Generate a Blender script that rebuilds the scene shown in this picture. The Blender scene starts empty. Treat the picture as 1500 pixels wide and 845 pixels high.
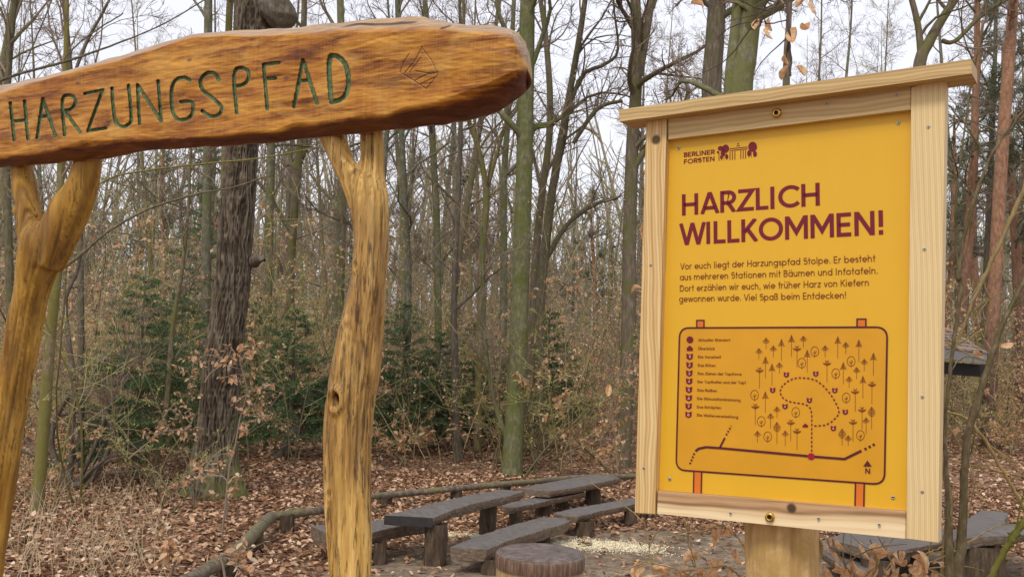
import bpy, math, random
import numpy as np
from mathutils import Matrix, Vector

# ------------------------------------------------------------------ camera
F = 1450.0
CAM = np.array([0, 0, 1.8])
M = np.array([[0.99950788, -0.0313687, 0.0], [-0.00164996, -0.05257298, -0.99861572], [0.03132527, 0.99812428, -0.05259887]])
scn = bpy.context.scene
cd = bpy.data.cameras.new('camera'); cd.sensor_width = 36; cd.lens = 36 * F / 1500; cd.clip_start = 0.05; cd.clip_end = 2000
cam = bpy.data.objects.new('camera', cd); scn.collection.objects.link(cam)
mw = Matrix([[*M[0], CAM[0]], [*M[1], CAM[1]], [*M[2], CAM[2]], [0, 0, 0, 1]])
cam.matrix_world = mw
scn.camera = cam

# ------------------------------------------------------------------ sky, sun, exposure
SUN_EL, SUN_AZ = math.radians(52), math.radians(205)      # azimuth clockwise from +Y
world = bpy.data.worlds.new('World'); scn.world = world; world.use_nodes = True
nt = world.node_tree; nt.nodes.clear()
sky = nt.nodes.new('ShaderNodeTexSky'); sky.sky_type = 'NISHITA'; sky.sun_disc = False
sky.sun_elevation = SUN_EL; sky.sun_rotation = SUN_AZ; sky.air_density = 1.0; sky.dust_density = 2.0
hs = nt.nodes.new('ShaderNodeHueSaturation'); hs.inputs['Saturation'].default_value = 0.22
ov = nt.nodes.new('ShaderNodeTexNoise'); ov.inputs['Scale'].default_value = 1.6; ov.inputs['Detail'].default_value = 4
ovr = nt.nodes.new('ShaderNodeMapRange'); ovr.inputs[3].default_value = 0.9; ovr.inputs[4].default_value = 1.1
oc = nt.nodes.new('ShaderNodeMix'); oc.data_type = 'RGBA'; oc.blend_type = 'MULTIPLY'; oc.inputs[0].default_value = 1
mx = nt.nodes.new('ShaderNodeMix'); mx.data_type = 'RGBA'; mx.inputs[0].default_value = 0.78
bg = nt.nodes.new('ShaderNodeBackground'); bg.inputs['Strength'].default_value = 0.1
wo = nt.nodes.new('ShaderNodeOutputWorld')
L = nt.links.new
L(sky.outputs[0], hs.inputs['Color']); L(hs.outputs[0], mx.inputs[6])
oc.inputs[6].default_value = (7.9, 8.0, 8.9, 1); L(ov.outputs[0], ovr.inputs[0]); L(ovr.outputs[0], oc.inputs[7])
L(oc.outputs[2], mx.inputs[7]); L(mx.outputs[2], bg.inputs[0]); L(bg.outputs[0], wo.inputs[0])
sl = bpy.data.lights.new('sun', 'SUN'); sl.energy = 1.5; sl.angle = math.radians(14); sl.color = (1.0, 0.93, 0.82)
so = bpy.data.objects.new('sun', sl); scn.collection.objects.link(so)
sd = Vector((math.sin(SUN_AZ) * math.cos(SUN_EL), math.cos(SUN_AZ) * math.cos(SUN_EL), math.sin(SUN_EL)))
so.rotation_euler = (-sd).to_track_quat('-Z', 'Y').to_euler()
scn.view_settings.view_transform = 'Standard'; scn.view_settings.look = 'None'
scn.view_settings.exposure = 0.45; scn.view_settings.gamma = 1.0

# ------------------------------------------------------------------ helpers
rng = np.random.default_rng(7)
COL = scn.collection
def nrm(v): v = np.asarray(v, float); return v / np.linalg.norm(v)
def ray(px, py): return M @ np.array([(px - 750) / F, -(py - 422.5) / F, -1.0])
def at(px, py, Y): d = ray(px, py); return CAM + d * (Y / d[1])
def lattice(ix, iy, seed):
    h = (ix.astype(np.int64) * 374761393 + iy.astype(np.int64) * 668265263 + seed * 1442695041) & 0x7fffffff
    h = ((h ^ (h >> 13)) * 1274126177) & 0x7fffffff
    return ((h ^ (h >> 16)) & 0xffff) / 65535.0
def noise2(x, y, seed=0, px=None):
    x = np.asarray(x, float); y = np.asarray(y, float)
    ix = np.floor(x); iy = np.floor(y); fx = x - ix; fy = y - iy
    fx = fx * fx * (3 - 2 * fx); fy = fy * fy * (3 - 2 * fy)
    ix = ix.astype(np.int64); iy = iy.astype(np.int64)
    a, b = (ix, ix + 1) if px is None else (ix % px, (ix + 1) % px)
    return ((lattice(a, iy, seed) * (1 - fx) + lattice(b, iy, seed) * fx) * (1 - fy) + (lattice(a, iy + 1, seed) * (1 - fx) + lattice(b, iy + 1, seed) * fx) * fy) * 2 - 1
def sstep(t): t = np.clip(t, 0, 1); return t * t * (3 - 2 * t)
def zg(x, y):
    x = np.asarray(x, float); y = np.asarray(y, float)
    return (-0.6 * sstep((y - 1.5) / 7.5) + 0.9 * sstep((y - 28) / 60) + noise2(x * .33, y * .33, 3) * .035 * sstep((y - 13) / 5) + noise2(x * 1.3, y * 1.3, 5) * .014
            + .10 * sstep((-x - 1.5) / 3) * sstep((y - 6) / 5))
def gnd(px, py):
    d = ray(px, py); t = 2.0
    for _ in range(60):
        p = CAM + d * t; dz = p[2] - float(zg(p[0], p[1])); t += dz / max(0.02, -d[2]) * 0.6
    p = CAM + d * t; return np.array([p[0], p[1], float(zg(p[0], p[1]))])
def onz(px, py, z): d = ray(px, py); return CAM + d * ((z - CAM[2]) / d[2])

def mesh(name, V, Fc, mats, smooth=False, midx=None, attrs=None):
    """V (n,3); Fc list of arrays (m,k)"""
    if not isinstance(Fc, (list, tuple)): Fc = [Fc]
    V = np.asarray(V, np.float32)
    me = bpy.data.meshes.new(name)
    Fc = [np.asarray(f, np.int32) for f in Fc if len(f)]
    nf = sum(len(f) for f in Fc)
    li = np.concatenate([f.ravel() for f in Fc]); tot = np.concatenate([np.full(len(f), f.shape[1], np.int32) for f in Fc])
    st = np.concatenate([[0], np.cumsum(tot)[:-1]]).astype(np.int32)
    me.vertices.add(len(V)); me.vertices.foreach_set('co', V.ravel())
    me.loops.add(len(li)); me.loops.foreach_set('vertex_index', li)
    me.polygons.add(nf); me.polygons.foreach_set('loop_start', st); me.polygons.foreach_set('loop_total', tot)
    me.polygons.foreach_set('use_smooth', np.full(nf, bool(smooth)))
    for m in (mats if isinstance(mats, (list, tuple)) else [mats]): me.materials.append(m)
    if midx is not None: me.polygons.foreach_set('material_index', np.asarray(midx, np.int32))
    me.update(calc_edges=True)
    if attrs:
        for k, a in attrs.items():
            a = np.asarray(a, np.float32)
            if a.ndim == 1: at_ = me.attributes.new(k, 'FLOAT', 'POINT'); at_.data.foreach_set('value', a)
            else: at_ = me.attributes.new(k, 'FLOAT_VECTOR', 'POINT'); at_.data.foreach_set('vector', a.ravel())
    return me
def obj(name, me, parent=None, label=None, cat=None, group=None, kind=None, loc=None):
    o = bpy.data.objects.new(name, me); COL.objects.link(o)
    if parent is not None: o.parent = parent
    if loc is not None: o.location = loc
    if label: o['label'] = label
    if cat: o['category'] = cat
    if group: o['group'] = group
    if kind: o['kind'] = kind
    return o
def shift(me, loc):
    me.transform(Matrix.Translation(-Vector(loc))); return me

class Geo:
    def __init__(s): s.V = []; s.F = {}; s.n = 0
    def add(s, V, Fc):
        V = np.asarray(V, float).reshape(-1, 3); Fc = np.asarray(Fc)
        if len(Fc): s.F.setdefault(Fc.shape[1], []).append(Fc + s.n)
        s.V.append(V); s.n += len(V)
    def me(s, name, mat, smooth=False):
        return mesh(name, np.concatenate(s.V), [np.concatenate(f) for f in s.F.values()], mat, smooth)
BOXF = np.array([[0, 1, 3, 2], [4, 6, 7, 5], [0, 4, 5, 1], [2, 3, 7, 6], [0, 2, 6, 4], [1, 5, 7, 3]])
def box_pts(x0, x1, y0, y1, z0, z1): return np.array([[x, y, z] for x in (x0, x1) for y in (y0, y1) for z in (z0, z1)], float)

class Tubes:
    def __init__(s): s.P = []
    def add(s, pts, rad): s.P.append((np.asarray(pts, float), np.asarray(rad, float)))
    def geo(s, minr=0.0, mins=3, maxs=14):
        g = Geo(); gr = {}
        for p, r in s.P:
            m = r.max(); n = 14 if m > .07 else 9 if m > .035 else 6 if m > .018 else 4 if m > .01 else 3
            n = max(mins, min(maxs, n)); gr.setdefault((len(p), n), []).append((p, r))
        for (k, n), L_ in gr.items():
            P = np.stack([a for a, _ in L_]); R = np.maximum(np.stack([b for _, b in L_]), minr)
            T = np.gradient(P, axis=1); T /= np.linalg.norm(T, axis=2, keepdims=True) + 1e-9
            mean = P[:, -1] - P[:, 0]; ref = np.where(np.abs(mean[:, 2:3]) > .75 * np.linalg.norm(mean, axis=1, keepdims=True), [[1., 0, 0]], [[0, 0, 1.]])
            A = np.cross(T, ref[:, None, :]); A /= np.linalg.norm(A, axis=2, keepdims=True) + 1e-9
            B = np.cross(T, A); th = np.arange(n) * 2 * np.pi / n
            V = P[:, :, None, :] + R[:, :, None, None] * (A[:, :, None, :] * np.cos(th)[None, None, :, None] + B[:, :, None, :] * np.sin(th)[None, None, :, None])
            N = len(P); i = np.arange(N)[:, None, None] * k * n; a = np.arange(k - 1)[None, :, None] * n; b = np.arange(n)[None, None, :]; b2 = (b + 1) % n
            Q = np.stack([i + a + b, i + a + b2, i + a + n + b2, i + a + n + b], -1).reshape(-1, 4)
            g.add(V.reshape(-1, 3), Q)
        return g

# ------------------------------------------------------------------ materials
class NT:
    def __init__(s, name):
        s.m = bpy.data.materials.new(name); s.m.use_nodes = True; s.t = s.m.node_tree; s.t.nodes.clear()
        s.out = s.t.nodes.new('ShaderNodeOutputMaterial')
    def n(s, ty, **kw):
        d = s.t.nodes.new('ShaderNode' + ty)
        for k, v in kw.items():
            if k.startswith('i_'): s.set(d.inputs[int(k[2:]) if k[2:].isdigit() else k[2:].replace('_', ' ')], v)
            else: setattr(d, k, v)
        return d
    def set(s, inp, v):
        if isinstance(v, bpy.types.NodeSocket): s.t.links.new(v, inp)
        elif isinstance(v, bpy.types.Node): s.t.links.new(v.outputs[0], inp)
        elif isinstance(v, tuple) and len(v) == 3 and inp.type == 'RGBA': inp.default_value = (*v, 1)
        else: inp.default_value = v
    def math(s, op, a, b=0.0, c=0.0, clamp=False):
        d = s.n('Math', operation=op, use_clamp=clamp); s.set(d.inputs[0], a); s.set(d.inputs[1], b); s.set(d.inputs[2], c); return d.outputs[0]
    def noise(s, vec, scale, detail=4, rough=.55, dist=0.0):
        return s.n('TexNoise', i_Vector=vec, i_Scale=scale, i_Detail=detail, i_Roughness=rough, i_Distortion=dist).outputs[0]
    def scalev(s, vec, sc): return s.n('Mapping', i_Vector=vec, i_Scale=sc).outputs[0]
    def ramp(s, fac, stops):
        d = s.n('ValToRGB'); s.set(d.inputs[0], fac); e = d.color_ramp.elements
        while len(e) < len(stops): e.new(.5)
        for q, (p, c) in zip(e, stops): q.position = p; q.color = (*c, 1) if not isinstance(c, float) else (c, c, c, 1)
        return d.outputs[0]
    def mix(s, f, a, b, mode='MIX'):
        d = s.n('Mix', data_type='RGBA', blend_type=mode); s.set(d.inputs[0], f); s.set(d.inputs[6], a); s.set(d.inputs[7], b); return d.outputs[2]
    def rng(s, v, a, b, c=0.0, d=1.0): return s.n('MapRange', i_0=v, i_1=a, i_2=b, i_3=c, i_4=d).outputs[0]
    def bump(s, h, strength=.5, dist=.01): return s.n('Bump', i_Height=h, i_Strength=strength, i_Distance=dist).outputs[0]
    def bsdf(s, col, rough=.8, normal=None, spec=.3, trans=None, metal=0.0, coat=0.0):
        b = s.n('BsdfPrincipled'); s.set(b.inputs['Base Color'], col); s.set(b.inputs['Roughness'], rough); s.set(b.inputs['Specular IOR Level'], spec)
        s.set(b.inputs['Metallic'], metal)
        if coat: s.set(b.inputs['Coat Weight'], coat); s.set(b.inputs['Coat Roughness'], .25)
        if normal is not None: s.set(b.inputs['Normal'], normal)
        sh = b.outputs[0]
        if trans:
            t = s.n('BsdfTranslucent'); s.set(t.inputs[0], trans[1]); mxs = s.n('MixShader'); s.set(mxs.inputs[0], trans[0]); s.t.links.new(sh, mxs.inputs[1]); s.t.links.new(t.outputs[0], mxs.inputs[2]); sh = mxs.outputs[0]
        s.t.links.new(sh, s.out.inputs[0]); return s.m
    @property
    def P(s): return s.n('TexCoord').outputs['Object']
def plain(name, col, rough=.8, spec=.3, metal=0.0):
    t = NT(name); v = t.noise(t.P, 9, 5); return t.bsdf(t.mix(t.rng(v, .35, .65, 0, .3), col, tuple(c * .72 for c in col)), rough, None, spec, None, metal)
def bark_mat(name, a, b, moss, mossamt=.5, freq=26, stretch=.16, strength=.9, dist=.02):
    t = NT(name); P = t.P; q = t.scalev(P, (1, 1, stretch))
    n1 = t.noise(q, freq, 6, .65); n2 = t.noise(P, 3.2, 4); rnd = t.n('ObjectInfo').outputs['Random']
    col = t.ramp(n1, [(.3, tuple(c * .58 for c in a)), (.5, a), (.72, b)])
    mk = t.math('ADD', n2, t.math('MULTIPLY', t.noise(P, 30, 3), .22)); mk = t.math('ADD', mk, t.math('MULTIPLY', t.math('SUBTRACT', rnd, .5), .22))
    col = t.mix(t.rng(mk, .72 - mossamt * .3, .82 - mossamt * .18, 0, .85), col, t.mix(t.noise(P, 60, 2), moss, tuple(c * .45 for c in moss)))
    col = t.mix(1.0, col, t.ramp(rnd, [(0, (.7, .72, .7)), (.5, (1., .97, .93)), (1, (1.15, 1.05, .95))]), 'MULTIPLY')
    return t.bsdf(col, .95, t.bump(n1, strength, dist), .12)
def leaf_mat(name, stops, tr=.35, rough=.6):
    t = NT(name); g = t.n('NewGeometry').outputs['Random Per Island']; P = t.P
    col = t.ramp(g, stops); col = t.mix(t.rng(t.noise(P, 55, 3), .4, .7, 0, .4), col, t.mix(1., col, (.55, .45, .4), 'MULTIPLY'))
    return t.bsdf(col, rough, None, .25, (tr, col))
def wood_mat(name, light, dark, axis='x', freq=38, knots=(), rough=.62, warp=.35, streak=.5, attr=None, lo=.35, spec=.25, nz=None, coat=0.0, stain=None, band=None):
    """sawn timber: grain runs along axis, rings bend round the knots (x, z, radius)"""
    t = NT(name)
    P = t.n('Attribute', attribute_name=attr).outputs['Vector'] if attr else t.P
    sx = t.n('SeparateXYZ', i_0=P)
    al, ac = (sx.outputs[0], sx.outputs[2]) if axis == 'x' else (sx.outputs[2], sx.outputs[0])
    slow = (1.6, 6, 6) if axis == 'x' else (6, 6, 1.6)
    q = t.math('ADD', ac, t.math('MULTIPLY', t.math('SUBTRACT', t.noise(t.scalev(P, slow), 1.0, 3), .5), warp * .2))
    q = t.math('ADD', q, t.math('MULTIPLY', sx.outputs[1], .6))
    kd = None
    for (kx, kz, kr) in knots:
        el = (.42, 1, 1) if axis == 'x' else (1, 1, .42)
        d = t.n('VectorMath', operation='SUBTRACT', i_0=P, i_1=(kx, 0, kz)); d2 = t.n('VectorMath', operation='MULTIPLY', i_0=d.outputs[0], i_1=(el[0], 0, el[2])); dl = t.n('VectorMath', operation='LENGTH', i_0=d2.outputs[0]).outputs['Value']
        fall = t.math('DIVIDE', kr * kr, t.math('ADD', t.math('MULTIPLY', dl, dl), kr * kr))
        sp = t.n('SeparateXYZ', i_0=d.outputs[0]); dc = sp.outputs[2] if axis == 'x' else sp.outputs[0]
        q = t.math('SUBTRACT', q, t.math('MULTIPLY', t.math('MULTIPLY', dc, fall), .85))
        d3 = t.n('VectorMath', operation='MULTIPLY', i_0=d.outputs[0], i_1=(1 if axis == 'x' else 1, 0, 1)); r0 = t.n('VectorMath', operation='LENGTH', i_0=d3.outputs[0]).outputs['Value']
        m = t.rng(t.math('ADD', t.math('DIVIDE', r0, kr), t.math('MULTIPLY', t.math('SINE', t.math('MULTIPLY', r0, 2600.)), .10)), .7, 1.15, 1, 0); kd = m if kd is None else t.math('MAXIMUM', kd, m)
    w = t.math('SINE', t.math('MULTIPLY', q, freq * 6.283)); w2 = t.math('SINE', t.math('MULTIPLY', q, freq * 6.283 * .37))
    w = t.math('ADD', t.math('MULTIPLY', w, .3), t.math('MULTIPLY', w2, .25)); 
    fine = t.noise(t.scalev(P, (6, 90, 170) if axis == 'x' else (170, 90, 6)), 1.0, 4, .6)
    f = t.math('ADD', t.math('ADD', w, .5), t.math('MULTIPLY', t.math('SUBTRACT', fine, .5), streak))
    big = t.noise(P, 3.5, 3)
    f = t.math('ADD', f, t.math('MULTIPLY', t.math('SUBTRACT', big, .5), .5))
    mid = tuple((a + b) / 2 for a, b in zip(light, dark))
    col = t.ramp(f, [(lo - .35 if lo > .35 else 0., light), (.5, mid if nz is None else nz), (1., dark)])
    if band: col = t.mix(t.math('MULTIPLY', t.rng(q, band[0], band[1]), t.rng(fine, .3, .7, .75, 1.0)), col, t.mix(f, band[2], tuple(c * .5 for c in band[2])))
    if kd is not None: col = t.mix(t.math('MULTIPLY', kd, .9), col, (.035, .018, .01))
    if stain: col = t.mix(t.rng(t.noise(t.scalev(P, stain[0]), 1., 4), stain[1], stain[1] + .14, 0, stain[3]), col, stain[2])
    return t.bsdf(col, rough, t.bump(f, .35, .0012), spec, coat=coat)

# ------------------------------------------------------------------ the ground
def litter_ground():
    t = NT('leaf_covered_soil'); P = t.P; sx = t.n('SeparateXYZ', i_0=P)
    v = t.n('TexVoronoi', i_Vector=P, i_Scale=15.0, i_Randomness=1.0); vc = t.n('SeparateColor', i_0=v.outputs['Color']).outputs[0]
    lit = t.ramp(vc, [(0, (.11, .055, .035)), (.4, (.25, .145, .085)), (.75, (.40, .25, .155)), (1, (.55, .38, .26))])
    lit = t.mix(t.rng(v.outputs['Distance'], .25, .7, 0, .6), lit, (.05, .03, .02))
    n = t.noise(P, 6, 6, .7); so = t.ramp(n, [(.3, (.09, .065, .045)), (.5, (.20, .15, .105)), (.7, (.34, .265, .19))])
    bare = t.n('Attribute', attribute_name='bare').outputs['Fac']
    bm = t.rng(t.math('ADD', bare, t.math('MULTIPLY', t.math('SUBTRACT', t.noise(P, 2.3, 5, .7), .5), .9)), .35, .7)
    col = t.mix(bm, lit, so)
    return t.bsdf(col, .95, t.bump(t.math('ADD', t.math('MULTIPLY', v.outputs['Distance'], .5), n), .8, .03), .1)
def bare_amt(x, y):
    """trampled soil of the clearing (few leaves)"""
    e = ((x - 3.0) / 5.0) ** 2 + ((y - 9.3) / 3.7) ** 2
    a = sstep((1.25 - e) / .5)
    return a
m_gnd = litter_ground()
xs = np.unique(np.concatenate([np.linspace(-14, 14, 150), np.linspace(-400, -14, 30), np.linspace(14, 400, 30)]))
ys = np.unique(np.concatenate([np.linspace(-60, 2, 12), np.linspace(2, 34, 170), np.linspace(34, 600, 40)]))
X, Y = np.meshgrid(xs, ys, indexing='ij'); Z = zg(X, Y)
i, j = np.meshgrid(np.arange(len(xs) - 1), np.arange(len(ys) - 1), indexing='ij'); b_ = (i * len(ys) + j).ravel()
obj('ground', mesh('ground', np.stack([X, Y, Z], -1).reshape(-1, 3), np.stack([b_, b_ + len(ys), b_ + len(ys) + 1, b_ + 1], -1), m_gnd, True, attrs={'bare': bare_amt(X, Y).ravel()}), kind='structure')

def leaves_geo(P, size, flat=.35, aspect=.55, rg=rng, down=None):
    """folded leaf blades at P: two halves meeting in a midrib"""
    n = len(P); yaw = rg.uniform(0, 2 * np.pi, n); s = size * rg.uniform(.6, 1.25, n)
    tilt = rg.normal(0, flat, n)
    if down is not None: tilt = tilt - down
    d = np.stack([np.cos(yaw) * np.cos(tilt), np.sin(yaw) * np.cos(tilt), np.sin(tilt)], -1)
    side = np.stack([-np.sin(yaw), np.cos(yaw), np.zeros(n)], -1); rol = rg.normal(0, flat * 1.3, n)
    up = np.cross(d, side); side = side * np.cos(rol)[:, None] + up * np.sin(rol)[:, None]; up = np.cross(d, side)
    w = s * aspect * .5; fold = rg.uniform(.1, .7, n) * w; curl = rg.uniform(-.2, .25, n) * s
    S = s[:, None]; W_ = w[:, None]; Fd = fold[:, None]
    V = np.stack([P, P + d * S * .35 + side * W_ + up * Fd, P + d * S * .72 + side * W_ * .8 + up * Fd * 1.2, P + d * S + up * curl[:, None],
                  P + d * S * .72 - side * W_ * .8 + up * Fd * 1.2, P + d * S * .35 - side * W_ + up * Fd, P + d * S * .5], 1)
    b = np.arange(n)[:, None] * 7
    Fc = np.stack([b + np.array([[0, 1, 2, 6]]), b + np.array([[6, 2, 3, 3]])], 1)
    q = np.concatenate([b + np.array([[0, 1, 2, 6]]), b + np.array([[0, 6, 4, 5]])]); tr = np.concatenate([b + np.array([[6, 2, 3]]), b + np.array([[6, 3, 4]])])
    return V.reshape(-1, 3), q, tr
def leaves_simple(P, size, flat=.5, aspect=.55, rg=rng, down=0.0):
    n = len(P); yaw = rg.uniform(0, 2 * np.pi, n); s = (size * rg.uniform(.6, 1.25, n))[:, None]; tilt = rg.normal(0, flat, n) - down
    d = np.stack([np.cos(yaw) * np.cos(tilt), np.sin(yaw) * np.cos(tilt), np.sin(tilt)], -1)
    side = np.stack([-np.sin(yaw), np.cos(yaw), np.zeros(n)], -1); rol = rg.normal(0, flat, n)[:, None]
    up = np.cross(d, side); side = side * np.cos(rol) + up * np.sin(rol); up = np.cross(d, side); w = s * aspect * .5
    V = np.stack([P, P + d * s * .5 + side * w + up * w * .4, P + d * s, P + d * s * .5 - side * w + up * w * .4], 1)
    b = np.arange(n)[:, None] * 4
    return V.reshape(-1, 3), np.concatenate([b + np.array([[0, 1, 2]]), b + np.array([[0, 2, 3]])])

m_litter = leaf_mat('dead_beech_leaves', [(0, (.11, .05, .028)), (.25, (.26, .135, .07)), (.55, (.42, .24, .135)), (.82, (.60, .39, .245)), (1, (.80, .62, .44))], .12, .7)
def scatter(n, y0, y1, size, keep=1.0, name='leaf_litter'):
    u = rng.uniform(0, 1, n); yy = np.sqrt(y0 ** 2 + u * (y1 ** 2 - y0 ** 2)); xx = rng.uniform(-.6, .6, n) * yy
    ba = bare_amt(xx, yy) + noise2(xx * 1.1, yy * 1.1, 21) * .35
    k = rng.uniform(0, 1, n) > np.clip(ba * 1.15, 0, .92); xx, yy = xx[k], yy[k]
    P = np.stack([xx, yy, zg(xx, yy) + rng.uniform(.0, .035, len(xx))], -1)
    return P
P1 = scatter(62000, 7, 18, .08); V, q, tr = leaves_geo(P1, .085, .28)
obj('leaf_litter', mesh('leaf_litter', V, [q, tr], m_litter), label='brown dead beech leaves covering the forest floor', kind='stuff')
P2 = scatter(85000, 18, 44, .1); V, tr = leaves_simple(P2, .11, .3, .65)
obj('leaf_litter', mesh('leaf_litter_beyond', V, tr, m_litter), label='brown dead leaves on the floor of the wood behind the log rail', kind='stuff')

# ------------------------------------------------------------------ trees
OAK = bark_mat('furrowed_oak_bark', (.13, .11, .09), (.26, .225, .19), (.15, .16, .07), .3, 22, .12, 1.0, .03)
GREY = bark_mat('grey_green_smooth_bark', (.155, .15, .11), (.30, .29, .225), (.18, .20, .075), .6, 18, .5, .4, .01)
DARK = bark_mat('dark_brown_bark', (.145, .122, .095), (.27, .23, .18), (.17, .175, .075), .4, 24, .2, .7, .015)
OLIVE = bark_mat('olive_mossy_bark', (.18, .155, .095), (.29, .25, .165), (.21, .205, .06), .6, 26, .4, .6, .01)
GREEN = bark_mat('green_algae_bark', (.17, .17, .095), (.30, .29, .17), (.19, .215, .06), .75, 18, .5, .4, .01)
TWIG = plain('bare_twig', (.26, .20, .145), .9, .15)
TWIGO = plain('olive_twig', (.36, .32, .15), .9, .15)
def pine_bark():
    t = NT('orange_pine_bark'); P = t.P; n = t.noise(t.scalev(P, (1, 1, .4)), 16, 6, .65)
    lo = t.ramp(n, [(.3, (.05, .035, .028)), (.6, (.17, .11, .085))]); hi = t.ramp(n, [(.3, (.17, .085, .05)), (.65, (.38, .215, .13))])
    return t.bsdf(t.mix(t.rng(t.n('SeparateXYZ', i_0=P).outputs[2], 2.0, 5.5), lo, hi), .9, t.bump(n, .7, .02), .15)
PINE = pine_bark()
m_dry = leaf_mat('dry_tan_beech_leaf', [(0, (.48, .24, .10)), (.4, (.68, .42, .23)), (.8, (.82, .60, .38)), (1, (.86, .70, .50))], .45)
m_bud = leaf_mat('pale_green_young_leaf', [(0, (.30, .30, .07)), (.5, (.44, .43, .12)), (1, (.58, .54, .2))], .4)
m_needle = leaf_mat('dark_green_needles', [(0, (.05, .09, .035)), (.5, (.10, .17, .07)), (1, (.18, .26, .11))], .25)
m_pneedle = leaf_mat('blue_green_pine_needles', [(0, (.09, .11, .06)), (.5, (.15, .175, .095)), (1, (.22, .24, .14))], .3)

def wander(rg, p, d, L_, k, wob, up):
    pts = [np.array(p, float)]; d = nrm(d); w = rg.normal(0, wob, 3)
    for _ in range(k - 1):
        w = w * .55 + rg.normal(0, wob, 3); d = nrm(d + w + np.array([0, 0, up])); pts.append(pts[-1] + d * L_ / (k - 1))
    return np.array(pts), d
def along(pts, t):
    s = t * (len(pts) - 1); i = min(int(s), len(pts) - 2); f = s - i
    return pts[i] * (1 - f) + pts[i + 1] * f, nrm(pts[i + 1] - pts[i])
def side_dir(rg, d, ang):
    a = np.cross(d, rg.normal(0, 1, 3)); return nrm(d * math.cos(ang) + nrm(a) * math.sin(ang))
def branch(rg, T, W_, p, d, L_, r, lev, wob=.16, up=.05, den=1.0, minr=.004):
    k = {1: 10, 2: 7, 3: 5, 4: 4}[lev]
    pts, _ = wander(rg, p, d, L_, k, wob, up)
    (T if r > .025 else W_).add(pts, np.linspace(r, max(minr * .8, r * .25), k))
    if lev >= 4: return
    n = int({1: 9, 2: 8, 3: 6}[lev] * den * rg.uniform(.8, 1.2))
    for _ in range(n):
        t = rg.uniform(.18, 1.0); q, dd = along(pts, t); rr = r * (1 - .75 * t)
        branch(rg, T, W_, q, side_dir(rg, dd, rg.uniform(.45, 1.05)), L_ * rg.uniform(.28, .55) * (1.15 - t * .5), max(minr, rr * rg.uniform(.4, .6)), lev + 1, wob, up, den, minr)
def crown_on(rg, trunk, rad, T, W_, t0, nl, L_, den=1.0, ang=(.4, 1.0), wob=.17, up=.07):
    for a in range(nl):
        t = t0 + (1 - t0) * (a + rg.uniform(0, 1)) / nl; q, dd = along(trunk, min(t, .999)); r = float(np.interp(t, np.linspace(0, 1, len(rad)), rad))
        branch(rg, T, W_, q, side_dir(rg, dd, rg.uniform(*ang)), L_ * rg.uniform(.6, 1.1) * (1.1 - .6 * t), r * rg.uniform(.35, .6), 2 if r < .09 else 1, wob, up, den)
def make_tree(name, trunk, rad, rg, bark, t0=.3, nl=12, L_=3.2, den=1.0, twig=TWIG, label='', cat='tree', group=None, base=None, extra=None, ang=(.4, 1.), wob=.17, up=.07):
    base = trunk[0].copy() if base is None else np.array(base, float)
    trunk = trunk - base; T = Tubes(); W_ = Tubes(); T.add(trunk, rad)
    # root flare
    crown_on(rg, trunk, rad, T, W_, t0, nl, L_, den, ang, wob, up)
    if extra: extra(T, W_, base)
    e = obj(name, None, label=label, cat=cat, group=group, loc=base)
    obj('trunk', T.geo().me('trunk', bark, True), e)
    if W_.P: obj('crown', W_.geo(mins=3, maxs=5).me('crown', twig, True), e)
    return e
def resample(ctrl, k):
    ctrl = np.asarray(ctrl, float); n = len(ctrl)
    if n < 3: return np.array([ctrl[0] * (1 - t) + ctrl[-1] * t for t in np.linspace(0, 1, k)])
    out = []
    for s in np.linspace(0, n - 1, k):
        i = min(int(s), n - 2); f = s - i
        p0, p1, p2, p3 = ctrl[max(i - 1, 0)], ctrl[i], ctrl[i + 1], ctrl[min(i + 2, n - 1)]
        out.append(.5 * ((2 * p1) + (-p0 + p2) * f + (2 * p0 - 5 * p1 + 4 * p2 - p3) * f * f + (-p0 + 3 * p1 - 3 * p2 + p3) * f ** 3))
    return np.array(out)
def traced(pts, k=26, Y=None, bury=.25):
    """pts: photo (x, y, width) from the foot upward -> trunk polyline and radii at one distance"""
    if Y is None: Y = gnd(pts[0][0], pts[0][1])[1]
    P = [at(a, b, Y) for a, b, _ in pts]; R = [w * Y / F / 2 for *_, w in pts]
    P[0][2] -= bury
    c = resample([np.append(p, r) for p, r in zip(P, R)], k); return c[:, :3], np.maximum(c[:, 3], .003), Y
def extend(P, R, dz, lean=0.0, rend=.4):
    d = nrm(P[-1] - P[-4]); d = nrm(d + np.array([lean, 0, .4])); n = 9
    Q = np.array([P[-1] + d * dz * s for s in np.linspace(0, 1, n)[1:]]); Q[:, 0] += np.sin(np.linspace(0, 3, n - 1)) * .12 * dz / 6
    return np.vstack([P, Q]), np.append(R, np.linspace(R[-1], R[-1] * rend, n)[1:])

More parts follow.
